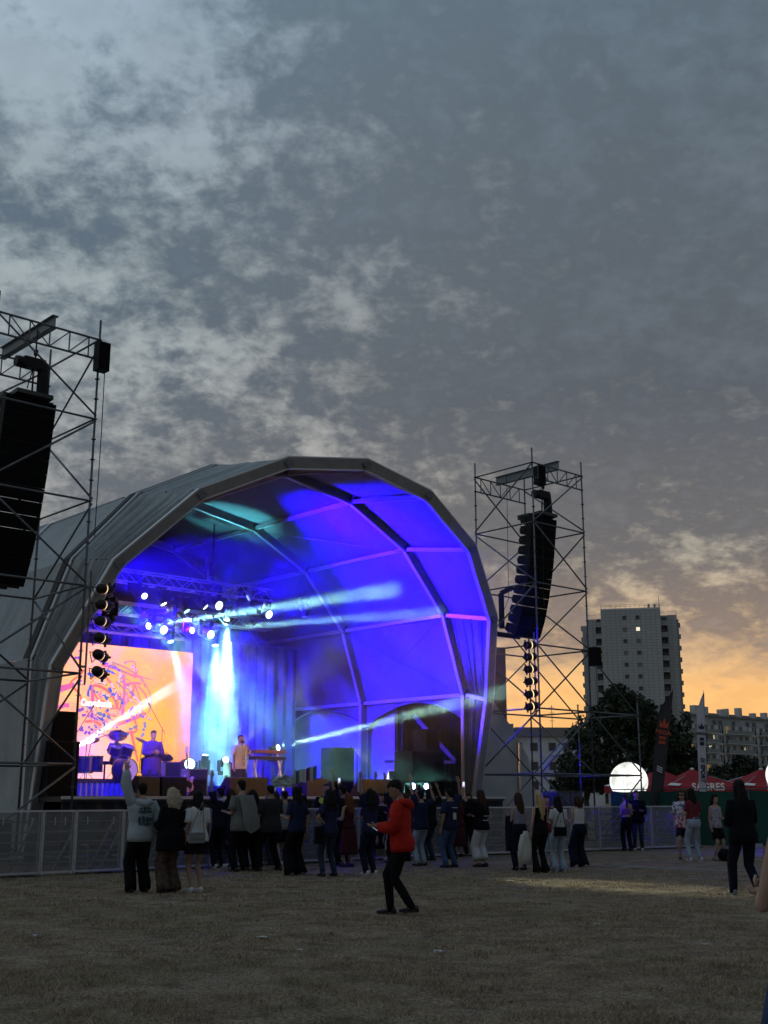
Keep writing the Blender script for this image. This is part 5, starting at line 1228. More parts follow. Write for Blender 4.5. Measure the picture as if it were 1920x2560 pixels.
    if hk == 'short': cap(1.07)
    elif hk == 'buzz': cap(1.035, .05, -.05, .002)
    elif hk == 'quiff':
        cap(1.09, .05, -.075, .01); m.ball(HM @ (Vector((0, .05, .115)) * hs), .06 * hs, 10, 6, (1, .9, .55))
    elif hk in ('long', 'wavy', 'curly', 'bob', 'shag', 'straight'):
        cap(1.12, .05, -.10, .012 if hk in ('curly', 'shag') else .006)
        Lh = {'long': .46, 'straight': .52, 'wavy': .40, 'curly': .36, 'bob': .20, 'shag': .30}[hk]; fat = {'long': 1, 'straight': .92, 'wavy': 1.12, 'curly': 1.45, 'bob': 1.1, 'shag': 1.4}[hk]; nz = {'long': .012, 'straight': .007, 'wavy': .022, 'curly': .045, 'bob': .01, 'shag': .035}[hk]
        rgs = []; n_ = 11
        for q in range(n_ + 1):
            f_ = q / n_; z = .085 - (Lh + .06) * f_; w_ = (.070 + .030 * min(1, f_ * 2.2) - .030 * max(0, f_ - .6) * 2.2) * fat; dp = (.062 + .006 * sin(pi * f_) - .028 * f_) * fat; yb = -.045 - .050 * min(1, f_ * 1.8)
            base = HM @ (Vector((0, yb, min(z, .085))) * hs) if f_ < .25 else None
            if base is None:
                b0 = HM @ (Vector((0, -.075, -.02)) * hs); base = Vector((b0.x, b0.y, 0)) + Vector((0, -.030 * s_ * min(1, f_ * 1.5), hc.z + z * hs)); base = Vector((base.x, base.y, hc.z + z * hs))
            rg = []
            for j in range(16):
                a = 2 * pi * j / 16; p = base + Matrix.Rotation(hyaw * max(0, 1 - f_), 3, 'Z') @ Vector((w_ * hs * cos(a), dp * hs * sin(a), 0)); p += Vector((noise.noise(p * 16), noise.noise(p * 16 + Vector((7, 3, 0))), .5 * noise.noise(p * 13))) * nz * s_ * (.4 + f_); rg.append(p)
            rgs.append(rg)
        m.loft(rgs)
        for sx in (-1, 1):
            m.tube([HM @ (Vector((sx * .068, .02, .06)) * hs), HM @ (Vector((sx * .084, -.01, -.04)) * hs), HM @ (Vector((sx * .085, -.03, -.13)) * hs), HM @ (Vector((sx * .07, -.05, -.13 - Lh * .3)) * hs)], [(.02 * hs, .03 * hs), (.022 * hs * fat, .035 * hs), (.024 * hs * fat, .03 * hs), (.012 * hs, .015 * hs)], 7)
    elif hk in ('ponytail', 'bun'):
        cap(1.07, .05, -.085, .004)
        if hk == 'bun': m.ball(HM @ (Vector((0, -.10, .06)) * hs), .045 * hs, 10, 7)
        else: m.tube([HM @ (Vector((0, -.09, .02)) * hs), HM @ (Vector((0, -.125, -.04)) * hs), hc + S(0, -.13, -.2), hc + S(0, -.135, -.36)], [.025 * hs, .036 * hs, .040 * hs, .012 * hs], 9)
    elif hk == 'cap_hat': cap(1.06, .05, -.08)
    m.obj('hair', hm_, t, True)
    return t, J, (hc, HM, hs, up, S, tz)
def world_pt(t, p): return t.matrix_basis @ Vector(p) if False else (Matrix.Translation(t.location) @ Matrix.Rotation(t.rotation_euler.z, 4, 'Z')) @ Vector(p)
def held(name, label, cat, t, p, d_, build, group=None):
    """a thing held by a person: own top-level object standing at the hand"""
    o = thing(name, label, cat, world_pt(t, p), t.rotation_euler.z, group); build(o); return o
def phone_at(label, t, J, si, lit=True, off=(0, .02, .08)):
    def b(o):
        m = MB(); m.box((off[0], off[1], off[2]), (.075, .009, .15)); m.obj('case', BLACKP, o)
        m = MB(); m.box((off[0], off[1] - .006, off[2]), (.066, .003, .138)); m.obj('screen', led('phone_screen', (.75, .72, 1), 1.2) if lit else GLASS, o)
    return held('phone', label, 'phone', t, J[si][2] + J[si][3] * .08, None, b, 'phones held up in the crowd')
BLK = cloth('black', (.007, .007, .009)); CHARC = cloth('charcoal', (.03, .03, .033)); NAVY = cloth('navy', (.018, .022, .06)); NAVYD = cloth('dark_navy', (.010, .012, .026)); WHITEC = cloth('white', (.52, .53, .53)); GREYC = cloth('grey', (.20, .20, .20)); OLIVEG = cloth('grey_olive', (.16, .165, .15)); JEAN = cloth('blue_denim', (.05, .085, .16), .25, 6); JEANL = cloth('light_denim', (.30, .37, .45), .18, 6); JEAND = cloth('dark_denim', (.025, .035, .06), .2, 6)
REDH = cloth('red', (.40, .022, .014), .25, 5); HOODG = cloth('pale_blue_grey', (.34, .39, .41)); MAROON = cloth('maroon', (.05, .012, .016)); WINE = cloth('wine', (.16, .03, .04)); LILAC = cloth('grey_lilac', (.24, .22, .27)); CREAM = cloth('cream', (.50, .49, .44)); PURP = cloth('purple', (.18, .07, .30)); FLOR = cloth('white_floral', (.55, .53, .55), col2=(.14, .12, .22), vs=18); HAWAI = cloth('red_white_blue', (.60, .60, .66), col2=(.45, .08, .12), vs=5); SHEER = cloth('sheer_pattern', (.03, .025, .03), col2=(.14, .09, .06), vs=16); HIVIS = mat('hi_vis', (.62, .80, .03), .6, emit=(.5, .7, .02), estr=.0); PINKW = cloth('pale_shirt', (.55, .50, .52)); TEEPR = cloth('print_tee', (.55, .55, .58), col2=(.10, .10, .16), vs=14)
SH_B = mat('black_shoe', (.015, .015, .016), .5); SH_W = mat('white_shoe', (.60, .60, .60), .6); SH_G = mat('grey_shoe', (.18, .18, .19), .6); INK = mat('white_ink', (.62, .62, .64), .8); INKD = mat('dark_ink', (.03, .06, .07), .8)
HS = 42.3                                                    # heading that faces the stage
CR = 'people watching at the barrier'
def tricolor():
    m_ = bpy.data.materials.new('cloth_tricolor'); m_.use_nodes = True; T = NT(m_.node_tree); T.n.clear(); o = T.node('ShaderNodeTexCoord').outputs['Object']; sp = T.node('ShaderNodeSeparateXYZ'); T.l.new(o, sp.inputs[0])
    n_ = T.noise(o, 14, 3, .5); top_ = T.mix(T.sstep(n_, .50, .58), (.62, .62, .66), (.05, .07, .22)); low = T.mix(T.sstep(n_, .47, .55), (.42, .03, .05), (.60, .58, .60))
    b = T.node('ShaderNodeBsdfPrincipled', i_Roughness=.9); T.l.new(T.mix(T.sstep(sp.outputs[2], 1.06, 1.12), low, top_), b.inputs['Base Color']); out = T.node('ShaderNodeOutputMaterial'); T.l.new(b.outputs[0], out.inputs[0]); return m_
TRICOLOR = tricolor()
# the crowd, from left to right
t, J, Hd = person('person in a pale printed hoodie and baggy dark trousers raising the left arm', (-4.08, 20.5), HS - 8, 1.76, 'm', ('hoodie', HOODG, INKD, 'back', [(1.34, .20, .05, 7), (1.29, .24, .04, 6), (1.17, .26, .09, 4), (1.09, .22, .05, 5)]), ('baggy', BLK), ('short', 'black'), SH_B, ('pocket', 'up'), 0, stance=.13, group=CR, wide=1.08)
t, J, Hd = person('woman with shaggy ash blonde hair in a loose black top and sheer patterned trousers', (-3.55, 20.42), HS, 1.68, 'f', ('loose', BLK), ('wide', SHEER), ('shag', 'ash'), SH_B, ('front', 'front'), 0, stance=.10, group=CR, wide=1.05)
t, J, Hd = person('woman with long dark hair in a white t-shirt, black mini skirt and white sneakers', (-3.13, 20.5), HS - 10, 1.64, 'f', ('tee', WHITEC), ('mini', BLK), ('straight', 'black'), SH_W, ('front', 'down'), 1, stance=.09, group=CR)
def small_bag(label, loc, rz, col, w_=.24, h_=.16, strap=None):
    o = thing('shoulder_bag', label, 'bag', loc, rz, 'bags carried in the crowd'); m = MB(); m.loft([[Vector((x * w_, y * .05, z)) for x, y in ((-.5, -.8), (-.42, -1), (.42, -1), (.5, -.8), (.5, .8), (.42, 1), (-.42, 1), (-.5, .8))] for z in (-h_ / 2, -h_ * .4, h_ * .4, h_ / 2)]); m.obj('pouch', col, o, True)
    m = MB(); m.box((0, -.055, h_ * .2), (w_ * .96, .02, h_ * .55)); m.obj('flap', col, o)
    if strap: m = MB(); m.tube([Vector((-w_ * .5, 0, h_ * .4)), Vector(strap[0]), Vector(strap[1]), Vector((w_ * .5, 0, h_ * .4))], .009, 5); m.obj('strap', col, o)
small_bag('small grey bag on the hip of the woman in the white t-shirt', world_pt(t, (-.10, -.21, .88)), t.rotation_euler.z, GREYC, .26, .17, ((-.02, .05, .30), (.12, .08, .58)))
t, J, Hd = person('person in dark navy with a white hood raising one arm behind the white t-shirt', (-3.69, 27.47), HS, 1.74, 'm', ('tee', NAVYD), ('straight', BLK), ('short', 'black'), SH_W, ('down', 'high'), 1, group=CR)
m = MB(); m.tube([Hd[3](Hd[4](.10, .02, 1.49)), Hd[3](Hd[4](0, -.10, 1.47)), Hd[3](Hd[4](-.10, .02, 1.49))], [(.03, .04), (.045, .06), (.03, .04)], 8); m.obj('hood', WHITEC, t, True)
o = thing('folded_banner', 'red and white patterned cloth hanging from the hand beside the white hood', 'cloth', world_pt(t, (.34, .05, .74)), R(20)); m = MB(); m.grid(lambda i, j: (-.12 + .24 * i, .03 * sin(i * 9 + j * 4), .38 - .62 * j), 10, 14); m.obj('cloth', cloth('red_white_print', (.55, .50, .42), col2=(.42, .05, .05), vs=7), o, True)
person('person with brown hair in a long dark navy top and blue jeans', (-3.49, 27.62), HS + 4, 1.72, 'f', ('loose', NAVYD), ('jeans', JEAND), ('bob', 'brown'), SH_W, ('front', 'front'), 0, group=CR)
t, J, Hd = person('tall man in a grey shirt with a jumper draped over his shoulders', (-3.05, 26.01), HS + 3, 1.88, 'm', ('shirt', OLIVEG), ('straight', BLK), ('short', 'black'), SH_B, ('front', 'front'), 0, stance=.12, group=CR)
m = MB(); m.grid(lambda i, j: Hd[3](Hd[4](.22 - .40 * i + .12 * j, -.165 - .03 * sin(i * 8 + j * 2) - .03 * sin(j * 3) + .12 * abs(i - .5) * (1 - j), 1.47 - .62 * j - .12 * j * sin(pi * i))), 16, 16); m.obj('draped_jumper', cloth('draped_grey', (.24, .24, .22)), t, True)
person('dark haired person half hidden between the tall man and the broad man', (-2.84, 26.3), HS - 5, 1.68, 'f', ('tee', NAVYD), ('straight', BLK), ('bob', 'black'), SH_B, ('front', 'front'), 1, group=CR)
person('broad man in black standing with his feet wide apart', (-2.45, 26.29), HS, 1.78, 'm', ('shirt', CHARC), ('straight', BLK), ('buzz', 'black'), SH_B, ('front', 'front'), 1, stance=.26, group=CR, wide=1.22)
person('man in a grey t-shirt and dark shorts behind the broad man', (-2.32, 28.4), HS, 1.67, 'm', ('tee', GREYC), ('shorts', NAVYD), ('short', 'black'), SH_W, ('front', 'phone'), 0, group=CR)
person('woman with very long dark hair, navy t-shirt and wide black trousers', (-1.78, 24.88), HS, 1.74, 'f', ('tee', NAVY), ('wide', BLK, 1.04), ('straight', 'black'), SH_G, ('side', 'front'), 0, stance=.13, group=CR)
t, J, Hd = person('woman with curly dark hair, navy t-shirt and slim blue jeans, hand on her hip', (-1.10, 24.58), HS - 6, 1.68, 'f', ('tee', NAVY), ('slim', JEAND), ('curly', 'black'), SH_B, ('front', 'hip'), 1, stance=.15, group=CR)
small_bag('black jacket bundle hanging at the left hip of the curly haired woman', world_pt(t, (-.26, -.02, .80)), t.rotation_euler.z, BLK, .18, .34)
person('woman with long auburn hair in a long dark maroon dress and sandals', (-.81, 27.78), HS, 1.62, 'f', ('top', MAROON), ('dress', MAROON), ('wavy', 'auburn'), SH_B, ('front', 'front'), 0, group=CR)
t, J, Hd = person('dark haired person lifting a phone above the auburn haired woman', (-.95, 28.35), HS, 1.80, 'm', ('tee', NAVYD), ('straight', BLK), ('quiff', 'black'), SH_B, ('phone', 'up'), 1, group=CR)
phone_at('lit phone held up by the dark haired person behind the auburn haired woman', t, J, 0)
person('woman with curly dark hair in a navy polo and dark trousers raising both arms', (-.28, 25.08), HS, 1.69, 'f', ('tee', NAVY, INK, 'back', [(1.02, .16, .015, 6)]), ('straight', NAVYD), ('curly', 'black'), SH_W, ('high', 'up'), 1, group=CR)
person('woman facing the field in a dark navy dress behind the man in red', (-.06, 31.0), 170, 1.62, 'f', ('top', NAVYD), ('dress', NAVYD), ('wavy', 'brown'), SH_W, ('front', 'down'), 0, group=CR)
t, J, Hd = person('man in a bright red hoodie and black trousers walking left while reading his phone', (.24, 16.66), 76, 1.76, 'm', ('hoodie', REDH, INK, 'front', [(1.24, .08, .03, 3)]), ('slim', BLK), ('short', 'black'), SH_B, ('front', 'front'), 1, head=(0, 30), step=.34, stance=.06, lean=3, wide=.92)
o = thing('phone', 'phone in the hands of the man in the red hoodie', 'phone', world_pt(t, (0, .40, 1.12)), t.rotation_euler.z); m = MB(); m.box((0, 0, 0), (.075, .15, .01), Matrix.Rotation(R(35), 3, 'X')); m.obj('case', BLACKP, o); m = MB(); m.box((0, -.002, .008), (.066, .138, .003), Matrix.Rotation(R(35), 3, 'X')); m.obj('screen', led('phone_dim', (.5, .55, .7), .35), o)
o = thing('lanyard', 'pale lanyard with a hanging badge round the neck of the man in red', 'lanyard', t.location, t.rotation_euler.z)
m = MB(); m.tube([(.06, -.02, 1.50), (.075, .13, 1.36), (.03, .20, 1.10), (.0, .21, .97)], .010, 5); m.tube([(-.06, -.02, 1.50), (-.075, .13, 1.36), (-.03, .20, 1.10), (.0, .21, .97)], .010, 5); m.obj('ribbon', cloth('pale_ribbon', (.42, .42, .55)), o); m = MB(); m.box((0, .22, .90), (.07, .008, .12)); m.obj('badge', WHITEC, o)
person('man in a navy t-shirt and light blue jeans holding both arms up', (.86, 28.3), HS - 4, 1.68, 'm', ('tee', NAVY), ('jeans', JEANL), ('short', 'black'), SH_B, ('upbent', 'high'), 0, group=CR)
t, J, Hd = person('man in a navy staff t-shirt with a badge on his back, right arm raised', (1.50, 27.62), HS, 1.72, 'm', ('tee', NAVY, INK, 'back', [(1.33, .20, .022, 7)]), ('jeans', JEAN), ('short', 'black'), SH_B, ('wave', 'loose'), 1, stance=.15, group=CR)
m = MB(); m.box(Hd[3](Hd[4](-.02, -.165, 1.14)), (.095, .008, .15)); m.obj('badge', WHITEC, t)
person('person in a cap and black clothes facing the field by the barrier', (2.32, 33.2), 165, 1.62, 'f', ('long', BLK), ('straight', BLK), ('bob', 'black'), SH_B, ('cross', 'front'), 0, group=CR)
person('person in a maroon dress beside the one in the cap', (1.98, 32.6), HS, 1.60, 'f', ('tee', MAROON), ('dress', MAROON), ('long', 'brown'), SH_B, ('front', 'front'), 0, group=CR)
t, J, Hd = person('woman in a black t-shirt and cropped white trousers holding up a phone', (2.22, 27.84), HS - 4, 1.69, 'f', ('tee', BLK, INK, 'back', [(1.16, .10, .02, 4), (1.06, .18, .02, 7)]), ('cropwide', WHITEC), ('long', 'brown'), SH_B, ('front', 'phone'), 0, group=CR)
phone_at('lit phone held up by the woman in white trousers', t, J, 1)
# second row right at the barrier
person('woman in a loose navy top at the barrier left of the draped jumper', (-3.2, 28.9), HS + -6, 1.62, 'f', ('loose', NAVYD), ('straight', BLK), ('long', 'black'), SH_B, ('front', 'front'), 0, group=CR)
person('woman in charcoal t-shirt between the broad man and the barrier', (-2.55, 28.6), HS + 3, 1.66, 'f', ('tee', CHARC), ('jeans', JEAND), ('long', 'brown'), SH_B, ('front', 'up'), 1, group=CR)
person('man in a plain black t-shirt at the barrier behind the long haired woman in navy', (-2.05, 29.3), HS + 5, 1.76, 'm', ('tee', BLK), ('straight', BLK), ('short', 'black'), SH_B, ('phone', 'front'), 0, group=CR)
person('woman with a black bob and black t-shirt just left of the man in red', (-0.35, 29.0), HS + -6, 1.63, 'f', ('tee', BLK), ('jeans', JEAND), ('bob', 'black'), SH_B, ('front', 'front'), 1, group=CR)
person('man in a navy t-shirt at the barrier behind the man in red', (0.25, 29.6), HS + 7, 1.74, 'm', ('tee', NAVY), ('straight', BLK), ('short', 'black'), SH_B, ('front', 'up'), 1, group=CR)
person('woman in a loose charcoal top at the barrier right of the man in red', (0.55, 30.4), HS + -1, 1.63, 'f', ('loose', CHARC), ('straight', NAVYD), ('long', 'brown'), SH_B, ('front', 'front'), 0, group=CR)
person('curly haired man in black at the barrier left of the staff t-shirt', (1.15, 30.6), HS + 0, 1.73, 'm', ('tee', BLK), ('jeans', JEAND), ('curly', 'black'), SH_B, ('upbent', 'upbent'), 1, group=CR)
person('woman with long black hair in navy at the barrier right of the staff t-shirt', (1.75, 31.3), HS + 7, 1.64, 'f', ('tee', NAVYD), ('straight', BLK), ('long', 'black'), SH_B, ('front', 'front'), 0, group=CR)
G2 = 'women chatting on the right of the field'
t, J, Hd = person('woman with long brown hair in a lilac grey top and dark trousers', (2.95, 26.63), HS - 20, 1.62, 'f', ('crop', LILAC), ('straight', NAVYD, 1.05), ('long', 'brown'), SH_B, ('front', 'front'), 0, group=G2)
o = thing('navy_jacket', 'navy jacket hanging from the arm of the woman in the lilac top', 'jacket', world_pt(t, (-.16, .04, .80)), t.rotation_euler.z); m = MB(); m.grid(lambda i, j: (-.10 + .2 * i, .10 * cos(pi * i) + .03 * sin(i * 11 + 3 * j), .34 - .75 * j), 10, 14); m.obj('cloth', NAVYD, o, True)
t, J, Hd = person('woman with long straight blonde hair in a black strap top and flared black trousers', (3.28, 25.61), HS - 18, 1.63, 'f', ('crop', BLK), ('flare', BLK, 1.06), ('straight', 'blonde'), SH_B, ('front', 'loose'), 0, group=G2)
o = thing('cream_jacket', 'cream jacket hanging from the hand of the blonde woman', 'jacket', world_pt(t, (-.30, .10, .62)), t.rotation_euler.z); m = MB()
m.tube([(0, 0, .22), (.02, .02, .05), (-.02, .02, -.25), (-.03, 0, -.44)], [(.05, .06), (.13, .07), (.17, .07), (.15, .05)], 10); m.tube([(-.06, .0, .15), (-.13, 0, -.1), (-.12, .02, -.5)], [.05, .06, .05], 8); m.v = [tuple(Vector(p) + Vector((noise.noise(Vector(p) * 12), noise.noise(Vector(p) * 12 + Vector((5, 0, 0))), 0)) * .02) for p in m.v]; m.obj('cloth', CREAM, o, True)
t, J, Hd = person('woman with long dark hair, white t-shirt and light jeans', (3.72, 26.01), HS - 25, 1.55, 'f', ('croptee', WHITEC), ('flare', JEANL, 1.04), ('straight', 'black'), SH_W, ('front', 'front'), 0, group=G2)
small_bag('black boxy bag on the hip of the woman in light jeans', world_pt(t, (-.06, -.20, .83)), t.rotation_euler.z, BLK, .25, .18, ((-.02, .06, .28), (.10, .08, .5)))
person('person in a red top half hidden behind the woman in light jeans', (3.72, 27.9), 190, 1.58, 'f', ('tee', WINE), ('slim', JEANL), ('ponytail', 'brown'), SH_G, ('hold', 'down'), 0, group=G2)
t, J, Hd = person('woman with shoulder length brown hair, white cropped top and very wide dark trousers', (4.43, 27.78), HS - 15, 1.57, 'f', ('crop', WHITEC), ('wide', NAVYD, 1.06), ('bob', 'brown'), SH_W, ('front', 'front'), 0, stance=.14, group=G2)
small_bag('black and white animal print bag on the shoulder of the woman in wide trousers', world_pt(t, (.27, -.06, .78)), t.rotation_euler.z, cloth('zebra', (.45, .44, .42), col2=(.02, .02, .02), vs=22), .2, .42, ((-.08, .0, .45), (-.02, 0, .5)))
t, J, Hd = person('woman with a bare back in a purple bandeau and black trousers', (7.16, 35.99), HS - 35, 1.63, 'f', ('band', PURP), ('straight', BLK, 1.05), ('ponytail', 'brown'), SH_B, ('front', 'front'), 0)
person('man in a dark jacket and white shoes facing the woman with the bare back', (7.58, 36.5), 170, 1.73, 'm', ('jacket', BLK), ('slim', JEAND), ('short', 'black'), SH_W, ('front', 'front'), 0)
t, J, Hd = person('person with curly hair, sunglasses and a red, white and blue shirt with dark shorts', (7.70, 31.39), 160, 1.70, 'm', ('shirt', TRICOLOR), ('shorts', NAVYD), ('curly', 'brown'), SH_B, ('down', 'front'), 0, step=.2)
m = MB()
for sx in (-1, 1): m.box(Hd[1] @ (Vector((sx * .034, .100, .008)) * Hd[2]), (.056, .014, .036))
m.box(Hd[1] @ (Vector((0, .104, .012)) * Hd[2]), (.03, .01, .008)); m.obj('sunglasses', BLACKP, t)
person('woman with very long dark hair, wine red top and pale tight jeans', (7.70, 30.36), 18, 1.74, 'f', ('croptee', WINE), ('slim', JEANL, 1.06), ('straight', 'black'), SH_W, ('front', 'front'), 0, stance=.15)
person('woman in a floral white tank top and black shorts facing the field', (8.32, 30.6), 205, 1.60, 'f', ('tank', FLOR), ('shorts', BLK), ('long', 'black'), SH_G, ('down', 'front'), 0)
person('woman all in black with long dark hair striding away at the right', (5.78, 19.7), 12, 1.80, 'f', ('jacket', BLK), ('straight', NAVYD, 1.0), ('straight', 'black'), SH_G, ('front', 'front'), 1, step=-.42, wide=1.06)
person('person with long light brown hair and bare arms cut off by the right picture edge', (1.80, 5.3), 30, 1.68, 'f', ('tank', BLK), ('straight', JEAN), ('long', 'light'), SH_W, ('front', 'cross'), 0)
# stewards in the pit
t, J, Hd = person('steward in a yellow safety vest looking over the barrier from the pit', W(19.83, 24.0, 0) * 1.0, 185, 1.86, 'm', ('tee', BLK), ('straight', BLK), ('buzz', 'black'), SH_B, ('front', 'front'), 0, group='stewards in the pit')
def vest(t, Hd):
    up, S, tz = Hd[3], Hd[4], Hd[5]
    m = MB()
    rg = []
    for z, rx, ry in ((.86, .20, .155), (1.0, .185, .145), (1.15, .18, .140), (1.28, .195, .148), (1.38, .20, .142), (1.44, .17, .118)): rg.append([up(S(p.x, p.y, p.z)) for p in ell((0, 0, z), rx, ry, 20)])
    n = 20; vs = [p for r_ in rg for p in r_]; fs = [(i * n + j, i * n + (j + 1) % n, (i + 1) * n + (j + 1) % n, (i + 1) * n + j) for i in range(5) for j in range(n) if not (j in (4, 5) and i > 2) and not (i > 2 and j in (0, 19, 9, 10))]
    m.add(vs, fs); v_ = m.obj('safety_vest', HIVIS, t, True)
    m = MB(); m.loft([[up(S(p.x, p.y, p.z)) for p in ell((0, 0, z), .188, .149, 20)] for z in (1.02, 1.07)], cap=False); m.obj('reflective_band', mat('reflective_tape', (.6, .6, .6), .3, .5), v_)
vest(t, Hd)
t, J, Hd = person('second steward in a yellow vest bending behind the raised arm of the hoodie wearer', W(14.25, 24.0, 0), 200, 1.72, 'm', ('tee', BLK), ('straight', BLK), ('short', 'brown'), SH_B, ('front', 'front'), 1, lean=14, group='stewards in the pit'); vest(t, Hd)
# things held up above the crowd
o = thing('striped_banner', 'striped white, teal and purple cloth banner held up above the crowd', 'banner', W(17.75, 22.3, 1.80), R(10))
m = MB(); cols = [cloth('banner_white', (.5, .52, .5)), cloth('banner_teal', (.08, .16, .17)), cloth('banner_purple', (.14, .03, .14))]
for q in range(7):
    m.mi = (0, 1, 0, 0, 2, 0, 1)[q]; m.grid(lambda i, j, q=q: (-.28 + (q + i) * .082, .02 * sin(6 * (q + i)) + .02 * j, .02 + .30 * j + .018 * (q + i) + .02 * sin(3 * (q + i))), 3, 4)
m.obj('cloth', cols, o, True)
o = thing('plastic_sheet', 'crumpled clear plastic sheet held up in front of the monitors', 'plastic sheet', W(17.2, 22.4, 1.80), R(20)); m = MB()
m.grid(lambda i, j: (-.28 + .5 * i, .07 * noise.noise(Vector((i * 5, j * 5, 2))), -.05 + (.26 + .16 * noise.noise(Vector((i * 4, 0, 7)))) * j), 14, 10); m.obj('sheet', mat('cloudy_plastic', (.45, .5, .5), .25, 0, var=.3, vscale=9), o)
o = thing('paper_sign', 'small white paper sign held up near the middle of the crowd', 'sign', W(19.75, 22.6, 1.80), R(30)); m = MB(); m.plate([(-.07, 0, -.12), (.09, 0, -.16), (.06, 0, .20), (-.05, 0, .24)], (0, -1, 0), .004); m.obj('paper', WHITEC, o)
o = thing('backpack', 'black backpack lying on the grass behind the striding woman', 'bag', (8.45, 30.3, 0), R(30)); m = MB(); m.tube([(-.2, 0, .12), (-.1, 0, .16), (.1, 0, .15), (.24, 0, .08)], [(.10, .10), (.15, .16), (.14, .15), (.06, .07)], 10); m.v = [(x, y, max(0, z)) for x, y, z in m.v]; m.obj('sack', BLK, o, True); m = MB(); m.tube([(-.1, -.1, .28), (0, -.2, .2), (.1, -.18, .05)], .02, 5); m.obj('strap', BLK, o)

# ------------------------------------------------------------------ band and stage gear
ZS = 1.552; HB = HS + 180
BLUEW = cloth('blue_purple_tunic', (.06, .03, .14))
t, J, Hd = person('performer in a long plain shirt with folded arms in front of the video wall', tuple(W(17.1, 28.0, ZS)), HB - 12, 1.72, 'm', ('tunic', BLUEW), ('straight', CHARC), ('short', 'black'), SH_B, ('cross', 'cross'), 1, wide=1.05)
t, J, Hd = person('singer in an open pale shirt holding a microphone to his mouth', tuple(W(19.95, 28.0, ZS)), HB + 10, 1.70, 'm', ('shirt', PINKW), ('straight', CHARC), ('buzz', 'black'), SH_B, ('down', 'mouth'), 1)
m = MB(); m.grid(lambda i, j: Hd[3](Hd[4](-.075 + .15 * i, .172 - .02 * abs(i - .5) + .02 * (1 - j) * 0, .86 + .58 * j)), 4, 10); m.obj('printed_tee', TEEPR, t, True)
m = MB()
for sx in (-1, 1): m.ball(Hd[1] @ (Vector((sx * .03, .075, -.07)) * Hd[2]), .045 * Hd[2], 8, 5, (1, .7, 1.1))
m.obj('beard', HAIRC['black'], t, True)
def mic(label, p, d_):
    o = thing('microphone', label, 'microphone', p); d_ = Vector(d_).normalized(); m = MB(); m.tube([d_ * -.16, d_ * -.02], [.012, .018], 8); m.obj('handle', BLACKM, o); m = MB(); m.ball(d_ * .005, .027, 10, 7); m.obj('mesh_head', STEEL, o)
mic('hand microphone at the mouth of the singer', world_pt(t, Hd[1] @ (Vector((0, .125, -.068)) * Hd[2])), (0.25, .5, .7))
m = MB()
for sx in (-1, 1): pass
rs = thing('drum_riser', 'low black riser under the drum kit', 'riser', W(17.4, 30.4, ZS), YA)
m = MB(); m.box((-.25, 0, .40), (3.1, 2.2, .08)); m.obj('top', DECK, rs)
m = MB(); m.grid(lambda i, j: (-1.8 + 3.1 * i, -1.09 + .02 * sin(i * 120), .01 + .35 * j), 140, 2); m.obj('skirt', cloth('pale_riser_skirt', (.30, .30, .32)), rs, True)
ZR_ = ZS + .44
person('drummer in a dark patterned shirt seated behind the drum kit', tuple(W(17.75, 31.05, ZR_)), HB, 1.62, 'm', ('tee', cloth('dark_pattern', (.10, .09, .14), col2=(.45, .40, .5), vs=10)), ('slim', BLK), ('short', 'black'), SH_B, ('drum', 'drum'), 0, seated=True)
SHELL = mat('drum_shell', (.05, .03, .10), .3, .1); SKIND = mat('drum_skin', (.55, .50, .52), .6); BRASS = mat('bronze_cymbal', (.45, .30, .12), .3, .9); CHROME = mat('chrome', (.6, .6, .62), .15, 1)
dk = thing('drum_kit', 'drum kit with tilted cymbals in front of the video wall', 'drum kit', W(17.3, 30.2, ZR_), YA)
def drum(name, c, r_, h_, ax, skin_sides=(0, 1)):
    q_ = Vector(ax).to_track_quat('Z', 'Y').to_matrix().to_4x4(); M_ = Matrix.Translation(c) @ q_
    m = MB(); m.lathe([(r_, -h_ / 2), (r_, h_ / 2)], 20, M_, cap=False); b = m.obj(name, SHELL, dk, True)
    for sg in (-1, 1):
        m = MB(); m.lathe([(r_ * .97, sg * h_ / 2 * .98), (.001, sg * h_ / 2 * .985)], 20, M_, cap=False); m.obj('skin', SKIND, b)
        m = MB(); m.lathe([(r_ * 1.0, sg * (h_ / 2 - .02)), (r_ * 1.05, sg * (h_ / 2 - .02)), (r_ * 1.05, sg * (h_ / 2 + .012)), (r_ * .97, sg * (h_ / 2 + .012))], 20, M_, cap=False); m.obj('hoop', CHROME, b)
drum('bass_drum', (.18, -.15, .30), .29, .42, (0.25, -1, 0)); drum('rack_tom', (-.12, -.10, .82), .16, .22, (0, -.45, 1)); drum('rack_tom', (.28, -.05, .84), .17, .24, (.1, -.45, 1)); drum('floor_tom', (-.55, .22, .45), .21, .42, (0, 0, 1)); drum('floor_tom', (-.95, .1, .42), .23, .44, (0, 0, 1)); drum('snare_drum', (.45, .38, .62), .18, .15, (0, .1, 1))
def cymbal(c, r_, ax):
    M_ = Matrix.Translation(c) @ Vector(ax).to_track_quat('Z', 'Y').to_matrix().to_4x4(); m = MB(); m.lathe([(.012, .03), (.05, .025), (.06, .012), (r_, -.012), (r_, -.018), (.02, .0)], 22, M_); cy = m.obj('cymbal', BRASS, dk, True)
    m = MB(); c = Vector(c); m.tube([c + Vector((0, 0, -.01)), Vector((c.x * 1.02, c.y + .15, .5)), Vector((c.x * 1.02, c.y + .16, .03))], .012, 6); m.tube([Vector((c.x * 1.02 - .22, c.y + .16, .01)), Vector((c.x * 1.02, c.y + .16, .28)), Vector((c.x * 1.02 + .22, c.y + .16, .01))], .009, 5); m.obj('cymbal_stand', CHROME, cy)
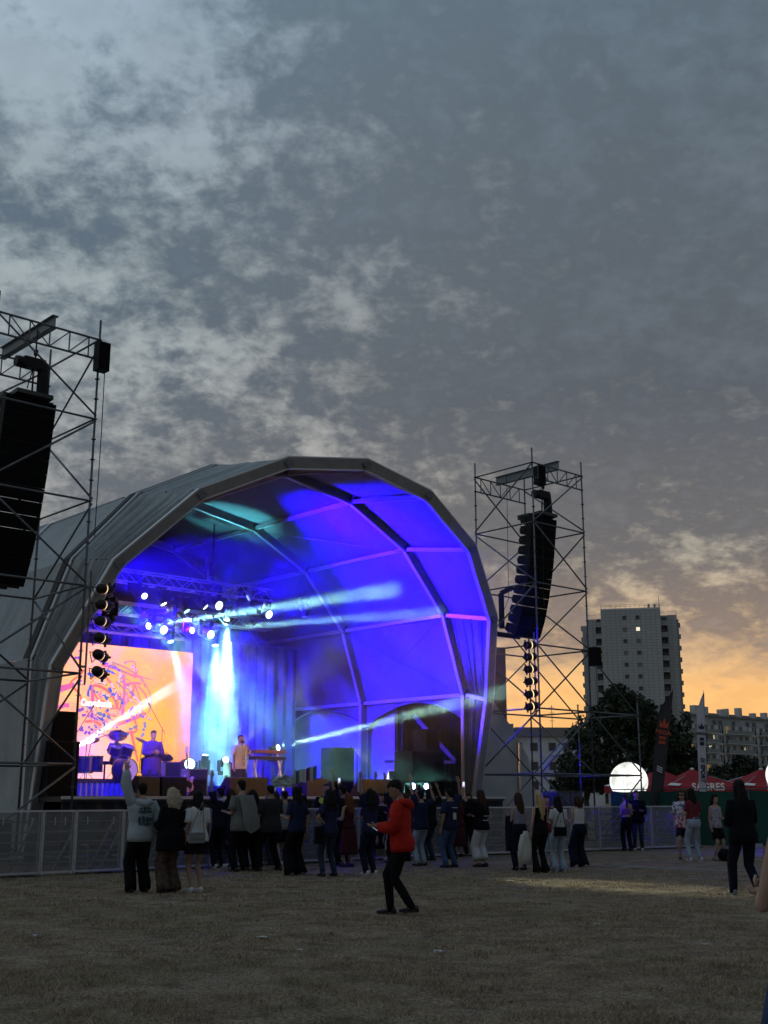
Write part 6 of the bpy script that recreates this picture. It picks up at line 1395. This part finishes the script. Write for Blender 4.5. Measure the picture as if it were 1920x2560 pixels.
cymbal((-.18, -.30, 1.24), .26, (-.35, -.75, 1)); cymbal((.75, -.1, 1.12), .24, (.3, -.5, 1)); cymbal((-.85, -.05, 1.10), .22, (-.3, -.4, 1)); cymbal((.72, .42, .86), .18, (0, 0, 1))
m = MB(); m.tube([(.1, .85, 0), (.1, .85, .46)], .03); m.lathe([(.16, .46), (.17, .5), (.15, .55)], 12, Matrix.Translation((.1, .85, 0))); m.obj('stool', BLACKF, dk)
def mic_stand(label, u_, v_, z0, h_, boom=None):
    o = thing('mic_stand', label, 'microphone stand', W(u_, v_, z0), YA, 'microphone stands')
    m = MB(); m.tube([(0, 0, .03), (0, 0, h_)], .012, 6); m.obj('pole', BLACKM, o); m = MB(); m.lathe([(.15, 0), (.15, .015), (.03, .03)], 12); m.obj('base', BLACKM, o)
    e = Vector(boom) if boom else Vector((0, -.06, h_ + .03))
    m = MB(); m.tube([Vector((0, 0, h_)) - (e - Vector((0, 0, h_))) * .25, e], .010, 5); m.obj('boom', BLACKM, o)
    d_ = (e - Vector((0, 0, h_))).normalized(); m = MB(); m.tube([e, e + d_ * .12], [.012, .02], 7); m.ball(e + d_ * .14, .027, 8, 6); m.obj('microphone', BLACKM, o)
mic_stand('boom microphone stand reaching over the left side of the drum kit', 16.0, 29.6, ZS, 1.45, (.95, .1, 1.75)); mic_stand('microphone stand with a steep boom left of the drum kit', 15.9, 30.0, ZS, 1.7, (.45, .1, 2.35)); mic_stand('overhead microphone stand between drum kit and amplifiers', 18.55, 29.9, ZS, 1.9, (-.35, .1, 2.5))
mic_stand('left one of the two thin microphone stands right of the singer', 23.68, 28, ZS, 1.12, (-.25, -.05, 1.25)); mic_stand('right one of the two thin microphone stands right of the singer', 24.36, 28, ZS, 1.25, (-.22, -.05, 1.40))
WEDGE = mat('brown_wedge', (.06, .036, .022), .6, var=.2)  # brown comes from amber light painted into the cabinet colour
def wedge(label, u_, w_, m_, v_=26.0, h_=.49):
    o = thing('monitor_wedge', label, 'stage monitor', W(u_, v_, ZS), YA, 'stage monitors along the stage front')
    m = MB(); pr = [(-.26, 0), (.28, 0), (.30, .14), (-.02, h_), (-.24, h_ - .02)]; m.loft([[Vector((x, y, z)) for y, z in pr] for x in (-w_ / 2, -w_ / 2 + .02, w_ / 2 - .02, w_ / 2)]); m.obj('cabinet', m_, o)
    m = MB(); a = Vector((0, .305, .15)); b = Vector((0, -.01, h_ + .005)); m.bar(a, b, w_ - .06, .012, up=(0, 1, 1)); m.obj('grille', GRILLE, o)
    for sx in (-1, 1):
        m = MB(); m.box((sx * (w_ / 2 + .004), 0, .24), (.012, .14, .07)); m.obj('handle', BLACKP, o)
wedge('dark red brown monitor wedge below the performer with folded arms', 15.68, .58, WEDGE); wedge('black monitor wedge left of the bass guitar', 16.40, .72, BLACKP); wedge('brown monitor wedge directly in front of the singer', 18.35, .58, WEDGE); wedge('brown monitor wedge just right of the singer', 18.95, .60, WEDGE); wedge('lone brown monitor wedge in the middle of the stage front', 20.97, .74, WEDGE); wedge('left half of the brown monitor pair on the right', 22.95, .62, WEDGE); wedge('right half of the brown monitor pair on the right', 23.58, .62, WEDGE)
def cab(name, label, cat, u_, v_, w_, d_, h_, m_, n_cones=1, z0=ZS, group=None):
    o = thing(name, label, cat, W(u_, v_, z0), YA, group); m = MB(); m.box((0, 0, h_ / 2), (w_, d_, h_)); m.obj('cabinet', m_, o)
    m = MB(); m.box((0, -d_ / 2 - .006, h_ / 2), (w_ - .07, .012, h_ - .07)); m.obj('grille', GRILLE, o)
    for sx in (-1, 1):
        for sz in (.03, h_ - .03):
            m = MB(); m.box((sx * (w_ / 2 - .02), -d_ / 2 + .01, sz), (.05, .05, .05)); m.obj('corner', BLACKM, o)
    for sx in (-1, 1):
        m = MB(); m.box((sx * (w_ / 2 + .008), 0, h_ * .6), (.02, .16, .06)); m.obj('handle', BLACKM, o)
    return o
cab('bass_cabinet', 'lower black bass cabinet of the stack at the left stage edge', 'loudspeaker', 13.62, 26.6, .78, .7, 1.28, BLACKP); cab('side_fill_speaker', 'upper black speaker of the stack at the left stage edge', 'loudspeaker', 13.60, 26.6, .58, .6, .70, BLACKP, z0=ZS + 1.285)
cab('bass_cabinet', 'wide black bass cabinet at the right stage edge', 'loudspeaker', 26.72, 27.7, 1.42, .8, 1.40, BLACKP); cab('side_fill_speaker', 'narrow black speaker on top of the wide bass cabinet', 'loudspeaker', 27.05, 27.7, .60, .6, .70, BLACKP, z0=ZS + 1.405)
cab('speaker_cabinet', 'tall blue lit speaker cabinet in front of the rear curtain', 'loudspeaker', 26.1, 31.0, .85, .7, 1.60, BLACKP)
GREYP = mat('grey_tolex', (.16, .16, .165), .8, bump=.003)
cab('bass_amplifier', 'bass amplifier stack right of the performer with folded arms', 'amplifier', 19.2, 30.5, .55, .45, 1.0, GREYP); cab('guitar_cabinet', 'wide grey guitar cabinet behind the bass guitar', 'amplifier', 19.78, 30.0, .66, .4, .80, GREYP); cab('guitar_amplifier', 'small grey amplifier left of the keyboard', 'amplifier', 21.12, 30.0, .42, .35, 1.0, GREYP)
o = thing('equipment_bag', 'rounded dark bag on top of the bass amplifier', 'bag', W(19.1, 30.5, ZS + 1.005), YA); m = MB(); m.tube([(-.2, 0, .08), (-.1, 0, .1), (.1, 0, .1), (.2, 0, .07)], [(.05, .07), (.11, .13), (.11, .12), (.05, .07)], 10); m.v = [(x, y, max(0, z)) for x, y, z in m.v]; m.obj('sack', BLK, o, True); m = MB(); m.tube([(-.08, 0, .2), (0, 0, .26), (.08, 0, .2)], .012, 5); m.obj('handle', BLK, o)
def flight_case(label, u_, v_, w_, d_, h_, z0=ZS, col=BLACKP, leds=False):
    o = thing('flight_case', label, 'flight case', W(u_, v_, z0), YA, 'flight cases on the stage'); m = MB(); m.box((0, 0, h_ / 2), (w_, d_, h_)); m.obj('body', col, o)
    m = MB()
    for sx in (-1, 1):
        for sy in (-1, 1): m.box((sx * w_ / 2, sy * d_ / 2, h_ / 2), (.035, .035, h_ + .01))
    for sz in (0.01, h_ - .005):
        for sy in (-1, 1): m.box((0, sy * d_ / 2, sz), (w_, .035, .035))
        for sx in (-1, 1): m.box((sx * w_ / 2, 0, sz), (.035, d_, .035))
    m.obj('edge_trim', ALU, o)
    if leds:
        for q in range(3):
            m = MB(); m.box((0, -d_ / 2 - .01, h_ * (.75 - .22 * q)), (w_ * .85, .02, h_ * .15)); u2 = m.obj('rack_unit', BLACKM, o)
            if q == 0:
                m = MB()
                for x in (-.3, -.18, .14, .28): m.box((x * w_, -d_ / 2 - .022, h_ * .75), (.035, .008, .04))
                m.obj('indicator_light', led('orange_indicator', (1, .35, .08), 2.0), u2)
flight_case('equipment rack with small orange lights at the right of the stage', 26.45, 28.3, .56, .5, .82, leds=True)
flight_case('tall flight case under the red box', 27.4, 29.0, .8, .6, .80)
flight_case('red box on top of the tall flight case', 27.35, 29.0, .62, .4, .5, ZS + .82, mat('red_box', (.35, .03, .03), .5))
flight_case('long black flight case in the pit left of the stage', 14.2, 25.05, 1.2, .5, .5, 0)
kb = thing('keyboard', 'two tier keyboard rig behind and right of the singer', 'keyboard', W(21.3, 28.5, ZS), YA)
for z_, c_ in ((1.10, BLACKP), (1.28, mat('red_keyboard', (.14, .02, .025), .4))):
    m = MB(); m.box((0, 0, z_), (1.1, .34, .09)); b_ = m.obj('body', c_, kb); m = MB(); m.box((0, .06, z_ + .05), (1.0, .15, .015)); m.obj('keys', WHITEC, b_)
for sx in (-1, 1):
    m = MB(); m.bar((sx * .45, -.25, 0), (sx * .45, .12, 1.24), .04); m.bar((sx * .45, .25, 0), (sx * .45, -.12, 1.06), .04); m.obj('stand_leg', ALU, kb)
bg_ = thing('bass_guitar', 'pink lit bass guitar leaning on a stand at the stage front', 'bass guitar', W(17.62, 27.0, ZS), YA)
out = [(-.05, .0), (.06, -.01), (.145, .05), (.16, .14), (.115, .22), (.13, .32), (.17, .40), (.11, .42), (.05, .36), (.0, .34), (-.05, .36), (-.12, .46), (-.16, .44), (-.125, .32), (-.12, .22), (-.17, .13), (-.14, .04)]
m = MB(); m.plate([(x * .95, -.02, .12 + z * .95) for x, z in out], (0, 1, 0), .04); m.obj('body', mat('pink_guitar', (.62, .36, .42), .3), bg_)  # pink stage light is part of this body colour
m = MB(); m.plate([(-.09, -.028, .26), (.09, -.028, .20), (.10, -.028, .34), (.0, -.028, .40), (-.09, -.028, .42)], (0, 1, 0), .006); m.obj('pick_guard', BLACKP, bg_)
m = MB(); m.bar((0, -.03, .40), (-.03, .10, 1.12), .045, .022, up=(0, 1, 0)); m.obj('neck', MATS['raw_timber'], bg_); m = MB(); m.box((-.03, .11, 1.2), (.085, .02, .18)); m.obj('head_stock', MATS['pink_guitar'], bg_)
m = MB(); m.tube([(-.16, .2, 0), (0, .08, .45), (.16, .2, 0)], .012, 5); m.tube([(0, .08, .5), (0, -.12, .1)], .012, 5); m.obj('stand', BLACKM, bg_)
# cases and cage beside the stage
for lb, u_, v_, w_, d_, h_ in (('black cable trunk beside the right stage corner, the larger one', 29.4, 26.6, 1.1, .7, .95), ('black cable trunk beside the right stage corner, the smaller one', 30.4, 26.2, .8, .6, .7)):
    flight_case(lb, u_, v_, w_, d_, h_, 0, mat('blue_black_case', (.03, .03, .06), .45))  # black trunks tinted with the blue light that falls on them
cg = thing('wire_cage', 'caged liquid container lit blue behind the barrier under the right tower', 'cage', (6.25, 42.5, 0), R(25)); m = MB(); m.box((0, 0, .95), (1.0, 1.0, 1.5)); m.obj('tank', mat('blue_tank', (.14, .14, .30), .5), cg)  # blue light put into the tank colour
for q in range(5):
    m = MB(); m.bar((-.54 + .27 * q, -.54, .12), (-.54 + .27 * q, -.54, 1.76), .025); m.bar((-.54, -.54 + .27 * q, .12), (-.54, -.54 + .27 * q, 1.76), .025); m.obj('upright_bar', STEEL, cg)
    m = MB(); m.bar((-.54, -.54, .2 + .38 * q), (.54, -.54, .2 + .38 * q), .025); m.bar((-.54, -.54, .2 + .38 * q), (-.54, .54, .2 + .38 * q), .025); m.obj('cross_bar', STEEL, cg)
m = MB(); m.box((0, 0, .07), (1.1, 1.1, .13)); m.obj('pallet', MATS['raw_timber'], cg)
cr_ = thing('cable_ramp', 'long flat pale cable cover lying across the grass on the right', 'cable cover', (0, 0, 0)); pts = [(2.9, 28.1), (4.87, 28.05), (5.71, 27.4), (6.56, 26.57), (7.69, 26.01), (9.2, 25.6)]; m = MB()
for a, b in zip(pts, pts[1:]): m.bar((*a, .014), (*b, .014), .11, .028)
m.obj('strip', mat('pale_cable_cover', (.30, .29, .26), .8, var=.2), cr_)
for lb, x, y, s_ in (('crumpled white paper scrap right of the walking man, nearest the camera', .55, 12.6, .05), ('flat white scrap on the grass in the middle foreground', -1.35, 13.8, .06), ('tiny white scrap on the grass left of the middle', -.85, 12.7, .035), ('small pale scrap on the grass at the left', -3.9, 14.0, .04), ('pale scrap on the grass ahead of the striding woman', 2.6, 15.2, .04), ('small pale scrap at the far right of the foreground', 3.4, 13.2, .035)):
    m = MB(); rr_ = random.Random(int(x * 100)); m.grid(lambda i, j: (s_ * (i - .5) * 2, s_ * (j - .5) * 1.4, .02 + .02 * rr_.random()), 3, 3); o = m.obj('paper_scrap', WHITEC); o.location = (x, y, 0); tag(o, lb, 'litter', 'paper scraps on the grass')

# finish the bodies: fuse the limbs to one skin, then add hands and head
bpy.context.view_layer.update(); dg = bpy.context.evaluated_depsgraph_get()
for bo, hands, flesh, sk in BODIES:
    me = bpy.data.meshes.new_from_object(bo.evaluated_get(dg)); bo.modifiers.clear()
    bm = bmesh.new(); bm.from_mesh(me)
    for _ in range(2): bmesh.ops.smooth_vert(bm, verts=bm.verts, factor=.5, use_axis_x=True, use_axis_y=True, use_axis_z=True)
    for f_ in bm.faces: f_.material_index = 0
    for extra in (hands, flesh):
        em = extra.mesh('body_extra', [sk, EYEM, LIPM]); bm.from_mesh(em); bpy.data.meshes.remove(em)
    for f_ in bm.faces: f_.smooth = True
    bm.to_mesh(me); bm.free(); me.materials.clear()
    for q in (sk, EYEM, LIPM): me.materials.append(q)
    old = bo.data; bo.data = me; bpy.data.meshes.remove(old)

# ------------------------------------------------------------------ grass blades
import numpy as np
rg_ = np.random.default_rng(4)
def blades(n, y0, y1, hmin, hmax, w_):
    y = np.sqrt(rg_.random(n) * (y1 ** 2 - y0 ** 2) + y0 ** 2); x = (rg_.random(n) * 2 - 1) * (.345 * y + .6)
    patch = np.sin(x * 2.1 + np.sin(y * 1.3) * 2) + np.sin(y * 2.9 + np.sin(x * 1.7) * 2) + .8 * np.sin(x * 7.3 + y * 4.1) + .8 * np.sin(y * 9.1 - x * 5.3)
    keep = rg_.random(n) < np.clip(.55 + .22 * patch, .12, 1); x, y, patch = x[keep], y[keep], patch[keep]; n = len(x)
    h = (hmin + (hmax - hmin) * rg_.random(n) ** 2) * np.clip(.8 + .2 * patch, .5, 1.4); a = rg_.random(n) * 2 * np.pi; ln = h * (.4 + 1.1 * rg_.random(n)); b = rg_.random(n) * 2 * np.pi; w2 = w_ * (.6 + .8 * rg_.random(n))
    v = np.empty((n, 3, 3)); v[:, 0] = np.stack([x - np.cos(a) * w2, y - np.sin(a) * w2, np.zeros(n)], 1); v[:, 1] = np.stack([x + np.cos(a) * w2, y + np.sin(a) * w2, np.zeros(n)], 1); v[:, 2] = np.stack([x + np.cos(b) * ln, y + np.sin(b) * ln, h], 1)
    return v.reshape(-1, 3)
vv = np.concatenate([blades(90000, 7.2, 12, .015, .055, .0035), blades(80000, 12, 18, .015, .05, .005), blades(60000, 18, 27, .015, .05, .008)])
nv = len(vv); me = bpy.data.meshes.new('grass'); me.vertices.add(nv); me.vertices.foreach_set('co', vv.astype(np.float32).ravel()); me.loops.add(nv); me.loops.foreach_set('vertex_index', np.arange(nv, dtype=np.int32)); me.polygons.add(nv // 3); me.polygons.foreach_set('loop_start', np.arange(0, nv, 3, dtype=np.int32)); me.polygons.foreach_set('loop_total', np.full(nv // 3, 3, dtype=np.int32)); me.update(calc_edges=True); me.validate()
me.materials.append(mat('dry_grass', (.22, .165, .10), .9, col2=(.46, .36, .23), vscale=3.0)); go = link('grass', me); tag(go, 'short dry trampled grass over the whole field', None, None, 'stuff')
